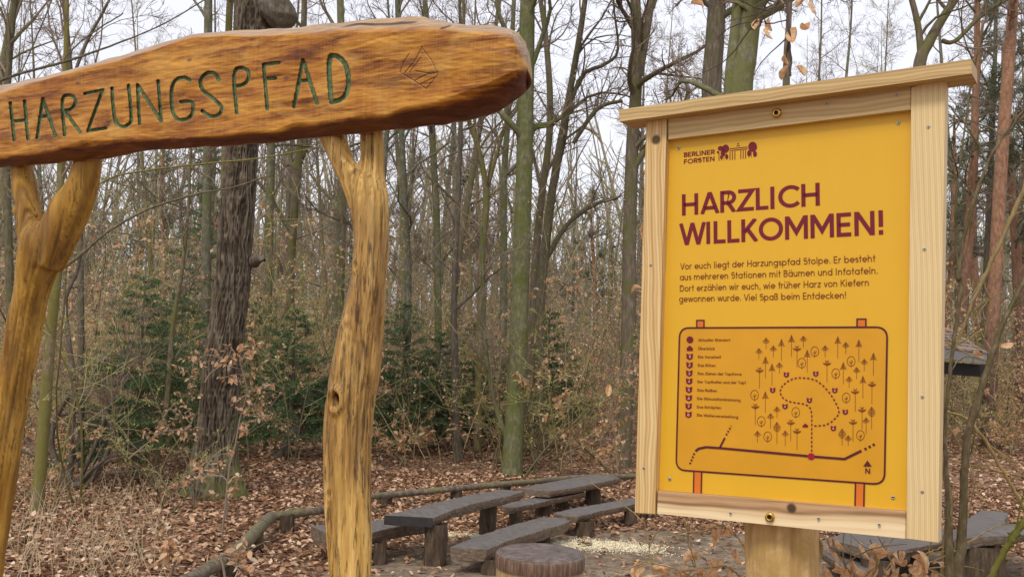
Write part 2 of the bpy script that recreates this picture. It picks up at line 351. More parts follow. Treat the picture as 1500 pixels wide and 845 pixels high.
# big furrowed oak left of centre, its bark modelled in ridges
def big_oak():
    ctrl = [(312, 724, 108), (314, 692, 82), (316, 650, 66), (318, 610, 60), (325, 540, 59), (332, 490, 57), (341, 419, 54), (347, 319, 54), (352, 250, 52), (357, 200, 50), (368, 100, 54), (376, 20, 64), (382, -60, 72)]
    P, R, Y = traced(ctrl, 60, bury=.1); R = R * .92
    base = P[0].copy(); Pl = P - base; k = 420; n = 330
    Pl = resample(Pl[::3], k); Rr = np.interp(np.linspace(0, 1, k), np.linspace(0, 1, len(R)), R)
    th = np.arange(n) / n; TH, S = np.meshgrid(th, np.arange(k), indexing='ij'); z = Pl[:, 2][None, :] + 0 * TH
    wob = noise2(TH * 8, z * 1.4, 11, 8) * .35
    rid = np.abs(noise2(TH * 30 + wob * 3, z * 1.7, 12, None)) ; u = (TH * 30 + wob * 3)
    wp = noise2(TH * 9, z * 1.6, 13, 9) * 1.1 + noise2(TH * 24, z * 6.5, 17, 24) * .6
    rid = (1 - np.abs(noise2(TH * 46 + wp, z * 3.6, 12, None))**.7) * .55 + (1 - np.abs(noise2(TH * 84 + wp * 1.7, z * 11, 14, None))) * .45
    rid = np.clip((rid - .35) * 1.7, 0, 1); rid[-1] = rid[0] = (rid[0] + rid[-1]) / 2
    flare = sstep((.9 - z) / .9) * (.5 + .5 * np.cos(2 * np.pi * TH * 5 + 1.3)) * .22
    rr = Rr[None, :] * (1 + flare + noise2(TH * 4, z * .8, 15, 4) * .06) + (rid - .62) * .029
    a = 2 * np.pi * TH; V = np.stack([Pl[:, 0][None] + rr * np.cos(a), Pl[:, 1][None] + rr * np.sin(a), z], -1)
    i, j = np.meshgrid(np.arange(n), np.arange(k - 1), indexing='ij'); i2 = (i + 1) % n
    q = np.stack([i * k + j, i2 * k + j, i2 * k + j + 1, i * k + j + 1], -1).reshape(-1, 4)
    e = obj('oak_tree', None, label='biggest tree, thick dark oak with deeply furrowed bark behind the gateway', cat='tree', loc=base)
    g = Geo(); g.add(V.reshape(-1, 3), q)
    t = NT('deep_furrowed_bark'); PP = t.P; n1 = t.noise(t.scalev(PP, (1, 1, .12)), 30, 6, .7); rg_ = t.n('Attribute', attribute_name='ridge').outputs['Fac']
    col = t.ramp(t.math('ADD', t.math('MULTIPLY', rg_, .5), t.math('MULTIPLY', n1, .55)), [(.25, (.028, .021, .015)), (.5, (.10, .078, .054)), (.85, (.22, .18, .13))])
    zz = t.n('SeparateXYZ', i_0=PP).outputs[2]
    ms = t.math('ADD', t.noise(PP, 2.2, 4), t.rng(zz, 0, 1.4, .2, -.04)); xs_ = t.n('SeparateXYZ', i_0=PP).outputs[0]
    ms = t.math('ADD', ms, t.rng(xs_, .1, .45, 0, .1))
    col = t.mix(t.rng(ms, .60, .74, 0, .65), col, t.mix(n1, (.07, .075, .028), (.19, .19, .06)))
    mt = t.bsdf(col, .95, t.bump(n1, .7, .015), .12)
    me = mesh('trunk', V.reshape(-1, 3), q, mt, True, attrs={'ridge': np.clip(rid, 0, 1).ravel()})
    obj('trunk', me, e)
    rg = np.random.default_rng(3); T = Tubes(); W_ = Tubes()
    top = Pl[-1]
    for dx, dy, L_, r in ((-.5, .1, 5, .2), (.55, -.1, 5, .2), (.1, .6, 5, .19)):
        branch(rg, T, W_, top + np.array([dx, dy, 0]) * .3 - np.array([0, 0, .4]), nrm([dx, dy, 1]), L_, r, 1, .12, .05)
    # short broken snag with moss half way up, burr under the beam
    s = at(372, 383, Y) - base; T.add(np.array([s, s + [.1, -.12, .03], s + [.2, -.2, .01]]), [.10, .06, .02])
    obj('limb', T.geo().me('limb', OAK, True), e); obj('crown', W_.geo().me('crown', TWIG, True), e)
    bs = at(410, 24, Y - .2) - base; g = Geo(); nb, kb_ = 48, 30; TB, SB = np.meshgrid(np.arange(nb) / nb, np.linspace(0, 1, kb_), indexing='ij')
    rb = np.sin(np.pi * np.clip(SB, .02, .98)) ** .45 * (.27 + .06 * noise2(TB * 5, SB * 4, 23, 5) - .05 * np.abs(noise2(TB * 18, SB * 5, 24, 18)) - .03 * np.abs(noise2(TB * 40, SB * 9, 25, 40))) ; VB = np.stack([bs[0] - .16 + .2 * SB + rb * np.cos(2 * np.pi * TB), bs[1] + rb * np.sin(2 * np.pi * TB), bs[2] + .5 - .72 * SB], -1)
    ii, jj = np.meshgrid(np.arange(nb), np.arange(kb_ - 1), indexing='ij'); i2 = (ii + 1) % nb; g.add(VB.reshape(-1, 3), np.stack([ii * kb_ + jj, ii * kb_ + jj + 1, i2 * kb_ + jj + 1, i2 * kb_ + jj], -1).reshape(-1, 4)); obj('burr', g.me('burr', DARK, True), e)
    return e
big_oak()

def hero(name, ctrl, seed, bark, label, ext=6, t0=.45, nl=12, L_=3, den=1.0, Y=None, lean=0., twig=TWIG, forks=(), k=26, cat='tree', ang=(.4, 1.), up=.07, group=None, wob=.17):
    P, R, Yd = traced(ctrl, k, Y)
    R[0] *= 1.12
    if name == 'hornbeam_tree': R = R * .84
    if ext: P, R = extend(P, R, ext, lean)
    def ex(T, W_, base):
        rg2 = np.random.default_rng(seed + 500)
        for fk in forks:
            Q, RR, _ = traced(fk, 14, Yd, bury=0); Q = Q - base; RR = RR * (.8 if name == 'hornbeam_tree' else 1)
            if fk[-1][1] < 30: Q, RR = extend(Q, RR, 4)
            T.add(Q, RR); crown_on(rg2, Q, RR, T, W_, .15, 7, 1.8, den)
    return make_tree(name, P, R, np.random.default_rng(seed), bark, t0, nl, L_, den, twig, label, cat, extra=ex if forks else None, ang=ang, up=up, group=group, wob=wob)

hero('beech_tree', [(750, 696, 40), (751, 670, 31), (757, 560, 29), (763, 400, 26), (768, 240, 25), (771, 100, 24), (773, -20, 22)], 21, GREEN,
     'straight grey-green tree in the middle, its trunk passing the right end of the beam', forks=([(742, 640, 9), (728, 600, 8), (712, 520, 7), (708, 420, 6), (705, 330, 5)],), t0=.5)
hero('beech_tree', [(908, 684, 32), (913, 660, 24), (920, 520, 22), (922, 360, 20), (926, 220, 19), (933, 100, 17), (930, -20, 15)], 22, DARK,
     'dark forked tree close to the left edge of the board', forks=([(936, 110, 13), (948, 40, 12), (958, -20, 10)],), t0=.45)
hero('beech_tree', [(1040, 640, 34), (1042, 400, 31), (1042, 150, 29), (1047, 60, 28), (1052, -20, 25)], 23, DARK, 'straight trunk rising from behind the middle of the board roof, left of the thicker pair', Y=17, t0=.6)
hero('beech_tree', [(1078, 640, 46), (1080, 400, 42), (1083, 150, 38), (1092, 80, 34), (1105, -20, 28)], 24, GREY, 'thick leaning trunk with a second stem behind the board roof', Y=15, t0=.6,
     forks=([(1070, 240, 22), (1070, 130, 20), (1077, 50, 17), (1083, -20, 16)],))
hero('hornbeam_tree', [(795, 640, 18), (790, 500, 17), (795, 400, 17), (812, 260, 14), (832, 150, 12), (848, 60, 11), (860, -20, 9)], 25, OLIVE,
     'mossy tree leaning right between the middle tree and the board', Y=20, t0=.35, nl=14, forks=([(800, 380, 10), (830, 330, 9), (870, 300, 8), (905, 290, 6)], [(822, 200, 9), (850, 115, 8), (885, 95, 7), (905, 75, 5), (900, 20, 4)], [(840, 210, 8), (875, 160, 8), (912, 148, 6)]))
hero('hornbeam_tree', [(775, 640, 14), (782, 420, 14), (792, 300, 13), (806, 180, 12), (800, 60, 10), (788, -20, 8)], 26, DARK, 'slim dark tree just right of the straight middle tree', Y=21, t0=.3, nl=13)
hero('hornbeam_tree', [(645, 625, 15), (642, 480, 13), (640, 330, 12), (633, 190, 11), (628, 60, 10), (620, -20, 8)], 27, GREY, 'slender pale trunk under the right half of the beam', Y=22, t0=.35, nl=12)
hero('hornbeam_tree', [(736, 640, 14), (738, 400, 13), (738, 270, 12), (745, 160, 10), (752, 20, 8)], 28, GREY, 'slender trunk just left of the straight middle tree', Y=23, t0=.35, nl=12)
hero('hornbeam_tree', [(594, 640, 13), (598, 420, 12), (593, 300, 11), (588, 180, 10), (582, 0, 9)], 29, GREY, 'slender trunk close to the right gateway post', Y=21, t0=.3, nl=12)
hero('hornbeam_tree', [(700, 640, 13), (705, 400, 12), (712, 285, 11), (700, 215, 9), (686, 170, 8), (680, 60, 6)], 30, OLIVE, 'crooked tree under the right end of the beam', Y=20, t0=.3, nl=12, forks=([(710, 290, 8), (724, 240, 7), (738, 190, 6)],))
hero('hornbeam_tree', [(388, 640, 17), (392, 420, 16), (396, 260, 15), (400, 150, 13), (402, 0, 11)], 31, GREY, 'grey trunk just right of the big oak', Y=22, t0=.4, nl=12)
hero('hornbeam_tree', [(430, 640, 16), (425, 430, 15), (432, 300, 14), (440, 200, 12), (446, 0, 10)], 32, OLIVE, 'mossy trunk halfway between the big oak and the right gateway post', Y=24, t0=.3, nl=14)
hero('hornbeam_tree', [(300, 650, 17), (302, 400, 16), (304, 200, 15), (305, 20, 14), (306, -40, 13)], 33, GREY, 'grey trunk showing above the beam, left of the oak top', Y=19, t0=.5, nl=10)
hero('hornbeam_tree', [(322, 650, 15), (326, 400, 14), (330, 200, 12), (336, 20, 12), (341, -40, 12)], 34, OLIVE, 'thin mossy trunk beside the top of the big oak', Y=20, t0=.5, nl=10)
hero('hornbeam_tree', [(20, 640, 16), (14, 400, 14), (8, 200, 13), (14, 90, 10), (22, 0, 9)], 35, OLIVE, 'leftmost tree, mossy trunk at the left edge above the beam', Y=15, t0=.45, nl=14)
hero('hornbeam_tree', [(120, 660, 12), (118, 400, 11), (112, 220, 10), (100, 70, 9), (92, -20, 8)], 36, DARK, 'thin dark tree above the first letters of the beam', Y=15, t0=.45, nl=14, forks=([(108, 110, 6), (128, 60, 6), (150, 20, 5), (170, -20, 4)],))
hero('sapling', [(52, 748, 21), (58, 700, 18), (65, 610, 17), (75, 480, 15), (86, 380, 13), (89, 250, 11), (96, 100, 8), (98, 0, 6)], 37, OLIVE,
     'slim olive-barked sapling growing just behind the left gateway post', ext=2, t0=.4, nl=9, L_=1.6)
hero('sapling', [(222, 708, 10), (232, 650, 9), (243, 600, 8), (253, 480, 7), (266, 400, 6), (275, 320, 5), (278, 250, 4)], 38, OLIVE,
     'thin leaning sapling left of the big oak', ext=1.5, t0=.4, nl=9, L_=1.3)
hero('dead_shrub', [(101, 716, 15), (104, 640, 10), (108, 560, 8), (101, 500, 7), (96, 440, 6), (112, 400, 5), (118, 370, 4)], 39, DARK,
     'dark crooked bare shrub with curling stems on the left', ext=0, t0=.3, nl=6, L_=.9,
     forks=([(98, 710, 11), (80, 670, 9), (76, 635, 8), (90, 595, 7), (112, 570, 6)], [(104, 712, 12), (125, 705, 11), (150, 680, 10), (165, 640, 9), (158, 610, 7)], [(112, 712, 8), (140, 650, 6), (175, 560, 5), (195, 500, 4)]), cat='shrub')
hero('pine_tree', [(1448, 680, 22), (1452, 520, 20), (1460, 360, 19), (1468, 220, 18), (1477, 100, 17), (1483, 20, 15), (1486, -40, 14)], 40, PINE, 'tall orange-barked pine at the right edge', Y=26, t0=.55, nl=12, L_=2.2)
hero('hornbeam_tree', [(1330, 640, 26), (1335, 300, 24), (1345, 110, 22), (1362, 60, 18), (1392, 10, 14), (1420, -30, 12)], 41, DARK, 'dark tree leaning right above the right end of the board roof', Y=17, t0=.55, nl=12, forks=([(1350, 100, 14), (1345, 40, 12), (1330, -20, 10)], [(1380, 60, 9), (1400, 60, 8), (1440, 20, 8), (1475, 0, 6)]))
hero('hornbeam_tree', [(1140, 640, 20), (1150, 300, 18), (1152, 100, 12), (1155, 40, 10), (1158, -20, 8)], 42, DARK, 'thin dark stem behind the middle of the board roof', Y=12, t0=.6, nl=9)

# leaning brown log caught in the undergrowth, broken branch on the floor
for (ct, lb, mt) in (([(400, 672, 15), (423, 640, 17), (445, 592, 17), (480, 552, 15), (520, 505, 13)], 'brown dead trunk leaning up to the right behind the right post', DARK),):
    P, R, Yd = traced(ct, 14, bury=.05); R = R * (1 + .12 * np.sin(np.arange(14) * 2.1)); P[:, 1] += np.linspace(0, 1.2, 14)
    T = Tubes(); T.add(P - P[0], R); W_ = Tubes(); rg = np.random.default_rng(9); crown_on(rg, P - P[0], R, W_, W_, .2, 8, .7)
    e = obj('leaning_log', T.geo(mins=10).me('leaning_log', mt, True), None, lb, 'log', loc=P[0]); obj('twigs', W_.geo().me('twigs', TWIG), e)
a, b = gnd(150, 684), gnd(290, 640)
T = Tubes(); T.add(resample([a + [0, 0, .08], (a * .6 + b * .4) + [0, 0, .25], (a * .3 + b * .7) + [0, 0, .35], b + [0, 0, .75]], 12) - a, np.linspace(.06, .02, 12)); rg = np.random.default_rng(5)
for q in range(7):
    p, d = along(T.P[0][0], rg.uniform(.2, 1)); pts, _ = wander(rg, p, side_dir(rg, d, .7), rg.uniform(.4, .9), 6, .2, .05); T.add(pts, np.linspace(.014, .004, 6))
obj('fallen_branch', T.geo(mins=5).me('fallen_branch', DARK, True), None, 'dark fallen branch lying between the crooked shrub and the big oak', 'branch', loc=a)

# ---- prototypes copied through the wood
def proto_tree(seed, H, r0, bark, twig, t0, nl, L_, lean, split=False):
    rg = np.random.default_rng(seed); k = 26; H = H * 1.35; t0 = t0 / 1.3; nl = int(nl * 1.3)
    z = np.linspace(-.25, H, k); x = np.cumsum(np.cumsum(rg.normal(0, .012 * H / 12, k))) * .7 + lean * z; y = np.cumsum(np.cumsum(rg.normal(0, .012, k))) * .5
    P = np.stack([x, y, z], -1); H_ = H; R = .85 * r0 * (1 - .96 * np.linspace(0, 1, k) ** 1.0); R[0] *= 1.5; R[1] *= 1.15
    e = make_tree('bare_tree', P, R, rg, bark, t0, nl, L_, 1.42, twig, base=(0, 0, 0))
    return e
def zone(x, y):
    r = x / y * F + 750 + 0.0
    return 'left of the big oak' if r < 310 else 'between the oak and the right gateway post' if r < 500 else 'between the gateway and the middle tree' if r < 740 else 'between the middle tree and the board' if r < 935 else 'behind the board' if r < 1385 else 'right of the board'
def depth_word(y): return 'nearer ' if y < 26 else 'farther ' if y < 38 else 'farthest '
def dup(e, loc, rz, sc, label=None, group=None, cat=None):
    c = e.copy(); COL.objects.link(c); c.location = loc; c.rotation_euler = (0, 0, rz); c.scale = (sc, sc, sc)
    if label: c['label'] = label
    if group: c['group'] = group
    if cat: c['category'] = cat
    for ch in e.children:
        d = ch.copy(); COL.objects.link(d); d.parent = c
    return c
LT = ('bare slender tree among the many in the wood behind the clearing', 'bare trees filling the wood behind the clearing')
protos = [proto_tree(100 + i, *a) for i, a in enumerate([
    (13, .15, GREY, TWIG, .3, 12, 3.2, .02), (14, .13, DARK, TWIG, .25, 13, 3.0, -.03), (12, .12, OLIVE, TWIGO, .22, 14, 3.2, .05),
    (15, .18, GREY, TWIG, .4, 12, 3.4, 0.), (11, .10, OLIVE, TWIG, .2, 14, 2.6, -.06), (14, .16, DARK, TWIG, .35, 12, 3.4, .03)])]
rg = np.random.default_rng(77); placed = []; n = 0
def free(x, y, d):
    return all((x - a) ** 2 + (y - b) ** 2 > d * d for a, b in placed)
tries = 0
while n < 72 and tries < 6000:
    tries += 1
    y = math.sqrt(rg.uniform(19.5 ** 2, 55 ** 2)); x = rg.uniform(-.62, .62) * y
    if x / y > .36 and y < 26: continue
    if not free(x, y, 1.15): continue
    placed.append((x, y)); z = float(zg(x, y)); src = protos[n % len(protos)]
    args = ((x, y, z), rg.uniform(0, 6.28), rg.uniform(.75, 1.2))
    kn_ = ('grey-green', 'dark brown', 'mossy olive', 'stout grey', 'thin olive', 'forking dark')[n % 6]
    lab_, grp_ = f'{depth_word(y)}{kn_} bare tree in the wood {zone(x, y)}', f'{depth_word(y)}{kn_} bare trees {zone(x, y)}'
    if n < len(protos):
        src.location, src.rotation_euler, src.scale = args[0], (0, 0, args[1]), (args[2],) * 3; src['label'], src['group'], src['category'] = lab_, grp_, 'tree'
    else: dup(src, *args, lab_, grp_)
    n += 1

# ---- uncountable fine brushwood between the trunks
def brushwood():
    rg = np.random.default_rng(91); T = Tubes(); LP = []
    for _ in range(14000):
        y = math.sqrt(rg.uniform(18 ** 2, 42 ** 2)); x = rg.uniform(-.62, .62) * y
        if x / y > .12 and y < 24: continue
        dn = float(noise2(x * .35, y * .35, 95)); 
        if rg.uniform() > .62 + dn * .6: continue
        z = float(zg(x, y)) + max(0, rg.uniform(-.5, 1.)) * rg.uniform(.5, 7.5); p, d = wander(rg, (x, y, z), [rg.normal(0, .55), rg.normal(0, .4), rg.uniform(.25, 1.2)], rg.uniform(.6, 2.2), 6, .11, .06); r = rg.uniform(.0035, .0075) * (1.0 if z > 1 else 1.4)
        T.add(p, np.linspace(r, .0022, 6))
        if rg.uniform() < .75:
            for f in rg.uniform(.2, 1, rg.integers(3, 12)): LP.append(along(p, f)[0] + rg.normal(0, .06, 3))
    t = NT('brushwood_twig'); gi = t.n('NewGeometry').outputs['Random Per Island']; m = t.bsdf(t.ramp(gi, [(0, (.15, .095, .06)), (.45, (.30, .215, .125)), (.8, (.42, .33, .175)), (1, (.25, .25, .11))]), .9, None, .15)
    o = obj('brushwood', T.geo(maxs=3).me('brushwood', m, False), None, 'fine tangle of tan and olive twigs filling the wood under the trees', kind='stuff')
    V, tr = leaves_simple(np.array(LP), .06, .6, .55, rg, .3); t = leaf_mat('brushwood_leaf', [(0, (.50, .26, .11)), (.45, (.82, .52, .28)), (.84, (.92, .70, .46)), (.87, (.50, .48, .12)), (1, (.62, .58, .2))], .45)
    obj('leaves', mesh('leaves', V, tr, t), o)
brushwood()

# ---- undergrowth: beech saplings holding tan leaves, olive shrubs in bud, small conifers
def sapling(seed, H, leafy, stem, twig, leafm, nst=1, size=.06, lab='', cat='sapling', grp='', spread=.3, nb=19, kids=6, rs=.016):
    rg = np.random.default_rng(seed); S = Tubes(); W_ = Tubes(); LP = []
    for s in range(nst):
        d = nrm([rg.normal(0, spread), rg.normal(0, spread), 1]); pts, _ = wander(rg, (rg.normal(0, .05) * nst, rg.normal(0, .05) * nst, -.1), d, H * rg.uniform(.7, 1.1), 12, .07, .05)
        S.add(pts, np.linspace(rs, .005, 12))
        for b in range(nb):
            t = rg.uniform(.18, .98); p, dd = along(pts, t); bd = nrm(np.array([*rg.normal(0, 1, 2), rg.uniform(.1, .8)])); bl = rg.uniform(.35, 1.0) * (1.15 - .6 * t) * H / 3.2
            bp, _ = wander(rg, p, bd, bl, 7, .12, .03); W_.add(bp, np.linspace(.0048, .0022, 7))
            for c in range(kids):
                q, d2 = along(bp, rg.uniform(.25, 1)); tp, _ = wander(rg, q, side_dir(rg, d2, .7), bl * rg.uniform(.15, .4), 4, .12, .0); W_.add(tp, np.linspace(.0026, .0016, 4))
                if rg.uniform() < leafy:
                    for f in rg.uniform(.3, 1, rg.integers(2, 6)): LP.append(along(tp, f)[0])
    e = obj('sapling' if cat == 'sapling' else 'budding_shrub', None, label=lab, cat=cat, group=grp)
    obj('stem', S.geo().me('stem', stem, True), e); obj('twigs', W_.geo(maxs=3).me('twigs', twig, False), e)
    if LP:
        V, tr = leaves_simple(np.array(LP), size, .55, .6, rg, .5); obj('leaves', mesh('leaves', V, tr, leafm), e)
    return e
LB = 'thin beech sapling keeping a few tan leaves in the undergrowth'; GB = 'young beeches with tan leaves under the trees'
LO = 'thin olive-barked shrub in pale green bud in the undergrowth'; GO = 'budding olive shrubs under the trees'
sap_b = [sapling(200 + i, h, lf, st, tw, m_dry, 1, sz, LB, 'sapling', GB) for i, (h, lf, st, tw, sz) in enumerate([(3.2, .75, OLIVE, TWIG, .078), (4.2, .6, DARK, TWIG, .075), (2.2, .85, OLIVE, TWIGO, .08), (3.8, .45, GREY, TWIG, .07), (5.0, .6, OLIVE, TWIGO, .075), (4.4, .2, DARK, TWIG, .07)])]
sap_o = [sapling(240 + i, h, lf, OLIVE, TWIGO, m_bud, ns, .036, LO, 'shrub', GO, .35, 10) for i, (h, lf, ns) in enumerate([(3.4, .7, 3), (2.6, .8, 4), (4.4, .5, 2), (3.8, .6, 3)])]
KB = ['leafy tan beech sapling', 'dark-stemmed beech sapling', 'short beech sapling thick with leaves', 'grey-stemmed beech sapling', 'tall beech sapling', 'tall nearly bare dark sapling']
KO = ['three-stemmed olive shrub in bud', 'four-stemmed green-budding shrub', 'tall two-stemmed olive shrub', 'sparse olive shrub in bud']
KC = ['knee-high beech seedling full of leaves', 'low leafy beech seedling']
def strew(plist, count, y0, y1, mind, xr=(-.6, .6), seed=1, sc=(.75, 1.25), cond=None, pl=None, kinds=None):
    kinds = kinds or (KB if plist is sap_b else KO if plist is sap_o else KC)
    rg = np.random.default_rng(seed); got = 0; tr = 0; pl = [] if pl is None else pl
    while got < count and tr < 20000:
        tr += 1; y = math.sqrt(rg.uniform(y0 ** 2, y1 ** 2)); x = rg.uniform(*xr) * y
        if cond and not cond(x, y): continue
        if any((x - a) ** 2 + (y - b) ** 2 < mind * mind for a, b in pl): continue
        pl.append((x, y)); src = plist[got % len(plist)]; L_ = (x, y, float(zg(x, y)) + .0); rz, s = rg.uniform(0, 6.28), rg.uniform(*sc)
        if got < len(plist) and not src.get('_used'): src.location, src.rotation_euler, src.scale = L_, (0, 0, rz), (s, s, s); src['_used'] = 1; c = src
        else:
            c = dup(src, L_, rz, s)
            if '_used' in c: del c['_used']
        o_ = c
        o_['label'] = f'{depth_word(y)}{kinds[got % len(plist)]} {zone(x, y)}'; o_['group'] = f'{depth_word(y)}{kinds[got % len(plist)]}, {zone(x, y)}'
        got += 1
    return pl
strew(sap_b, 262, 17.5, 40, .5, seed=11, sc=(.85, 1.5), cond=lambda x, y: not (x / y > .3 and y < 24))
strew(sap_o, 130, 16.5, 36, .6, seed=12, cond=lambda x, y: (x / y < .1 or y > 24))
strew(sap_o, 10, 12.5, 16.5, .9, xr=(-.62, -.31), seed=13)
strew([sap_b[2], sap_b[0]], 12, 13, 17, .8, xr=(-.6, -.1), seed=14, sc=(.45, .8))
for s in sap_b + sap_o:
    if '_used' in s: del s['_used']

def needles(rg, LPp, LPd, n_each, ln, wd):
    P = np.repeat(np.array(LPp), n_each, 0) ; D = np.repeat(np.array(LPd), n_each, 0); n = len(P)
    r = rg.normal(0, 1, (n, 3)); r[:, 2] *= .45; s = np.cross(D, r); s /= np.linalg.norm(s, axis=1, keepdims=True) + 1e-9
    d = D * .55 + s; d /= np.linalg.norm(d, axis=1, keepdims=True); l_ = (ln * rg.uniform(.7, 1.3, n))[:, None]
    w = np.cross(d, rg.normal(0, 1, (n, 3))); w /= np.linalg.norm(w, axis=1, keepdims=True); P = P + D * (rg.uniform(-1, 1, (n, 1)) * ln * .8)
    V = np.stack([P - w * wd, P + w * wd, P + d * l_], 1); return V.reshape(-1, 3), np.arange(n * 3).reshape(-1, 3)
def conifer(seed, H, Rb, droop, lab, grp=None, name='spruce_tree', dens=1.0):
    rg = np.random.default_rng(seed); S = Tubes(); W_ = Tubes(); pp = []; dd = []
    S.add(np.array([[0, 0, z] for z in np.linspace(-.1, H, 10)]), np.linspace(H * .014 + .01, .006, 10))
    z = .12 * H
    while z < H * .98:
        t = z / H; Rr = Rb * (1 - t) ** .75 + .08
        for b in range(int(6 * dens) + rg.integers(0, 3)):
            a = rg.uniform(0, 6.28); L_ = Rr * rg.uniform(.6, 1.15); d = np.array([math.cos(a), math.sin(a), rg.uniform(0, .45)])
            bp, _ = wander(rg, (0, 0, z), d, L_, 6, .06, -droop); W_.add(bp, np.linspace(.009, .003, 6))
            for c in range(int(13 * L_ * dens) + 2):
                f = rg.uniform(.15, 1); q, d2 = along(bp, f); sd_ = nrm(np.cross(d2, [0, 0, 1]) * (1 if c % 2 else -1) * rg.uniform(.5, 1.1) + d2 + [0, 0, rg.normal(-.05, .12)]); tl = L_ * .4 * (1.15 - f)
                for g in np.linspace(.1, 1, max(2, int(tl / .045))): pp.append(q + sd_ * tl * g); dd.append(sd_)
        z += H * .035 * rg.uniform(.7, 1.3) + .03
    V, tr = needles(rg, pp, dd, 7, .05, .006)
    e = obj(name, None, label=lab, cat='conifer', group=grp)
    obj('trunk', S.geo(mins=6).me('trunk', DARK, True), e); obj('branches', W_.geo(maxs=3).me('branches', TWIG), e); obj('needles', mesh('needles', V, tr, m_needle), e)
    return e
con = [conifer(300, 3.4, 1.5, .04, ''), conifer(301, 2.4, 1.3, .03, ''), conifer(302, 7.0, 1.3, .05, '', dens=.9)]
spots = [(0, 200, 655, 15.2, .95, 'dark green spruce in the undergrowth left of the big oak'), (0, 258, 650, 17.5, .9, 'spruce tucked against the left side of the big oak'),
         (2, 290, 650, 21, 1.05, 'tall slim dark conifer rising behind the big oak'), (1, 425, 650, 18.5, 1.15, 'dark conifer right of the big oak'),          (0, 585, 650, 20.5, .95, 'dark spruce just right of the right gateway post'), (1, 640, 650, 21.5, 1.05, 'wide spruce behind the first picnic table'), (0, 690, 640, 22.5, .85, 'small spruce left of the middle tree foot'),
         (0, 800, 640, 22, .95, 'spruce just right of the middle tree'), (1, 372, 640, 23, 1.3, 'spruce half hidden by the big oak')]
for n, (k, px, py, Y_, sc, lab) in enumerate(spots):
    p = at(px, py, Y_); p[2] = float(zg(p[0], p[1]))
    if not con[k].get('label'): o = con[k]; o.location, o.rotation_euler, o.scale = p, (0, 0, n), (sc,) * 3; o['label'] = lab
    else: dup(con[k], p, n * 1.7, sc, lab)

def pine(seed, H):
    rg = np.random.default_rng(seed); T = Tubes(); W_ = Tubes(); pp = []; dd = []
    P, _ = wander(rg, (0, 0, -.2), (0, 0, 1), H, 14, .015, .02); T.add(P, np.linspace(.19, .05, 14))
    for b in range(26):
        t = rg.uniform(.42, 1); p, d = along(P, min(t, .99)); bl = rg.uniform(.8, 2.4) * (1.4 - t); bp, _ = wander(rg, p, side_dir(rg, d, rg.uniform(.8, 1.4)), bl, 7, .16, .04); W_.add(bp, np.linspace(.035, .01, 7))
        for c in range(11):
            q, d2 = along(bp, rg.uniform(.35, 1)); tp, _ = wander(rg, q, side_dir(rg, d2, .8), rg.uniform(.25, .6), 4, .15, .05); W_.add(tp, np.linspace(.01, .004, 4))
            for g in np.linspace(.3, 1, 5): x, y = along(tp, g); pp.append(x); dd.append(y)
    V, tr = needles(rg, pp, dd, 9, .12, .007)
    e = obj('pine_tree', None, cat='tree'); obj('trunk', T.geo().me('trunk', PINE, True), e); obj('branches', W_.geo(maxs=5).me('branches', DARK), e); obj('needles', mesh('needles', V, tr, m_pneedle), e); return e
pines = [pine(400, 13), pine(401, 11), pine(402, 15)]
pl = [(1402, 31), (1500, 31), (1520, 35), (1380, 40), (1340, 38), (1440, 44), (1485, 41), (872, 47), (600, 50), (668, 46), (240, 46), (1225, 50)]
GP = 'green pines far back in the wood'; LP_ = 'green-crowned pine standing far back in the wood'
for n, (px, Y_) in enumerate(pl):
    o = None; p = at(px, 500, Y_); p[2] = float(zg(p[0], p[1])); s = rg.uniform(.7, 1.0) if px < 1300 else rg.uniform(.9, 1.2)
    if n < 3: o = pines[n]; o.location, o.rotation_euler, o.scale = p, (0, 0, n), (s,) * 3; o['label'] = LP_; o['group'] = GP
    else: o = dup(pines[n % 3], p, n * 2.1, s, LP_, GP)
    o['label'] = f'{depth_word(Y_)}green-crowned pine far back {zone(p[0], p[1])}'; o['group'] = f'{depth_word(Y_)}pines {zone(p[0], p[1])}'

# far-off wood closing the view
def far_wood():
    rg = np.random.default_rng(55); T = Tubes()
    for _ in range(520):
        y = rg.uniform(52, 95); x = rg.uniform(-.62, .62) * y; z = float(zg(x, y)); h = rg.uniform(9, 17); r = rg.uniform(.08, .22)
        p, _ = wander(rg, (x, y, z), (rg.normal(0, .05), 0, 1), h, 7, .03, .03); T.add(p, np.linspace(r, r * .3, 7))
        for _ in range(9):
            q, d = along(p, rg.uniform(.3, 1)); b, _ = wander(rg, q, side_dir(rg, d, .7), rg.uniform(1.5, 4), 5, .15, .08); T.add(b, np.linspace(r * .35, .02, 5))
    for _ in range(24000):
        y = rg.uniform(42, 90); x = rg.uniform(-.62, .62) * y; z = float(zg(x, y)) + abs(rg.normal(0, 4.6)); b, _ = wander(rg, (x, y, z), rg.normal(0, 1, 3) + [0, 0, .7], rg.uniform(1, 3.4), 4, .25, .1); T.add(b, np.linspace(.022, .009, 4))
    g = T.geo(maxs=5); t = NT('far_twig_mass'); n1 = t.noise(t.P, .5, 4); return obj('far_wood', g.me('far_wood', t.bsdf(t.ramp(n1, [(.35, (.27, .215, .15)), (.55, (.30, .275, .165)), (.7, (.35, .27, .18))]), .95), True), None, 'dense far-off wood of bare trunks and twigs closing the view', kind='stuff')
far_wood()
HAZE = 0.0
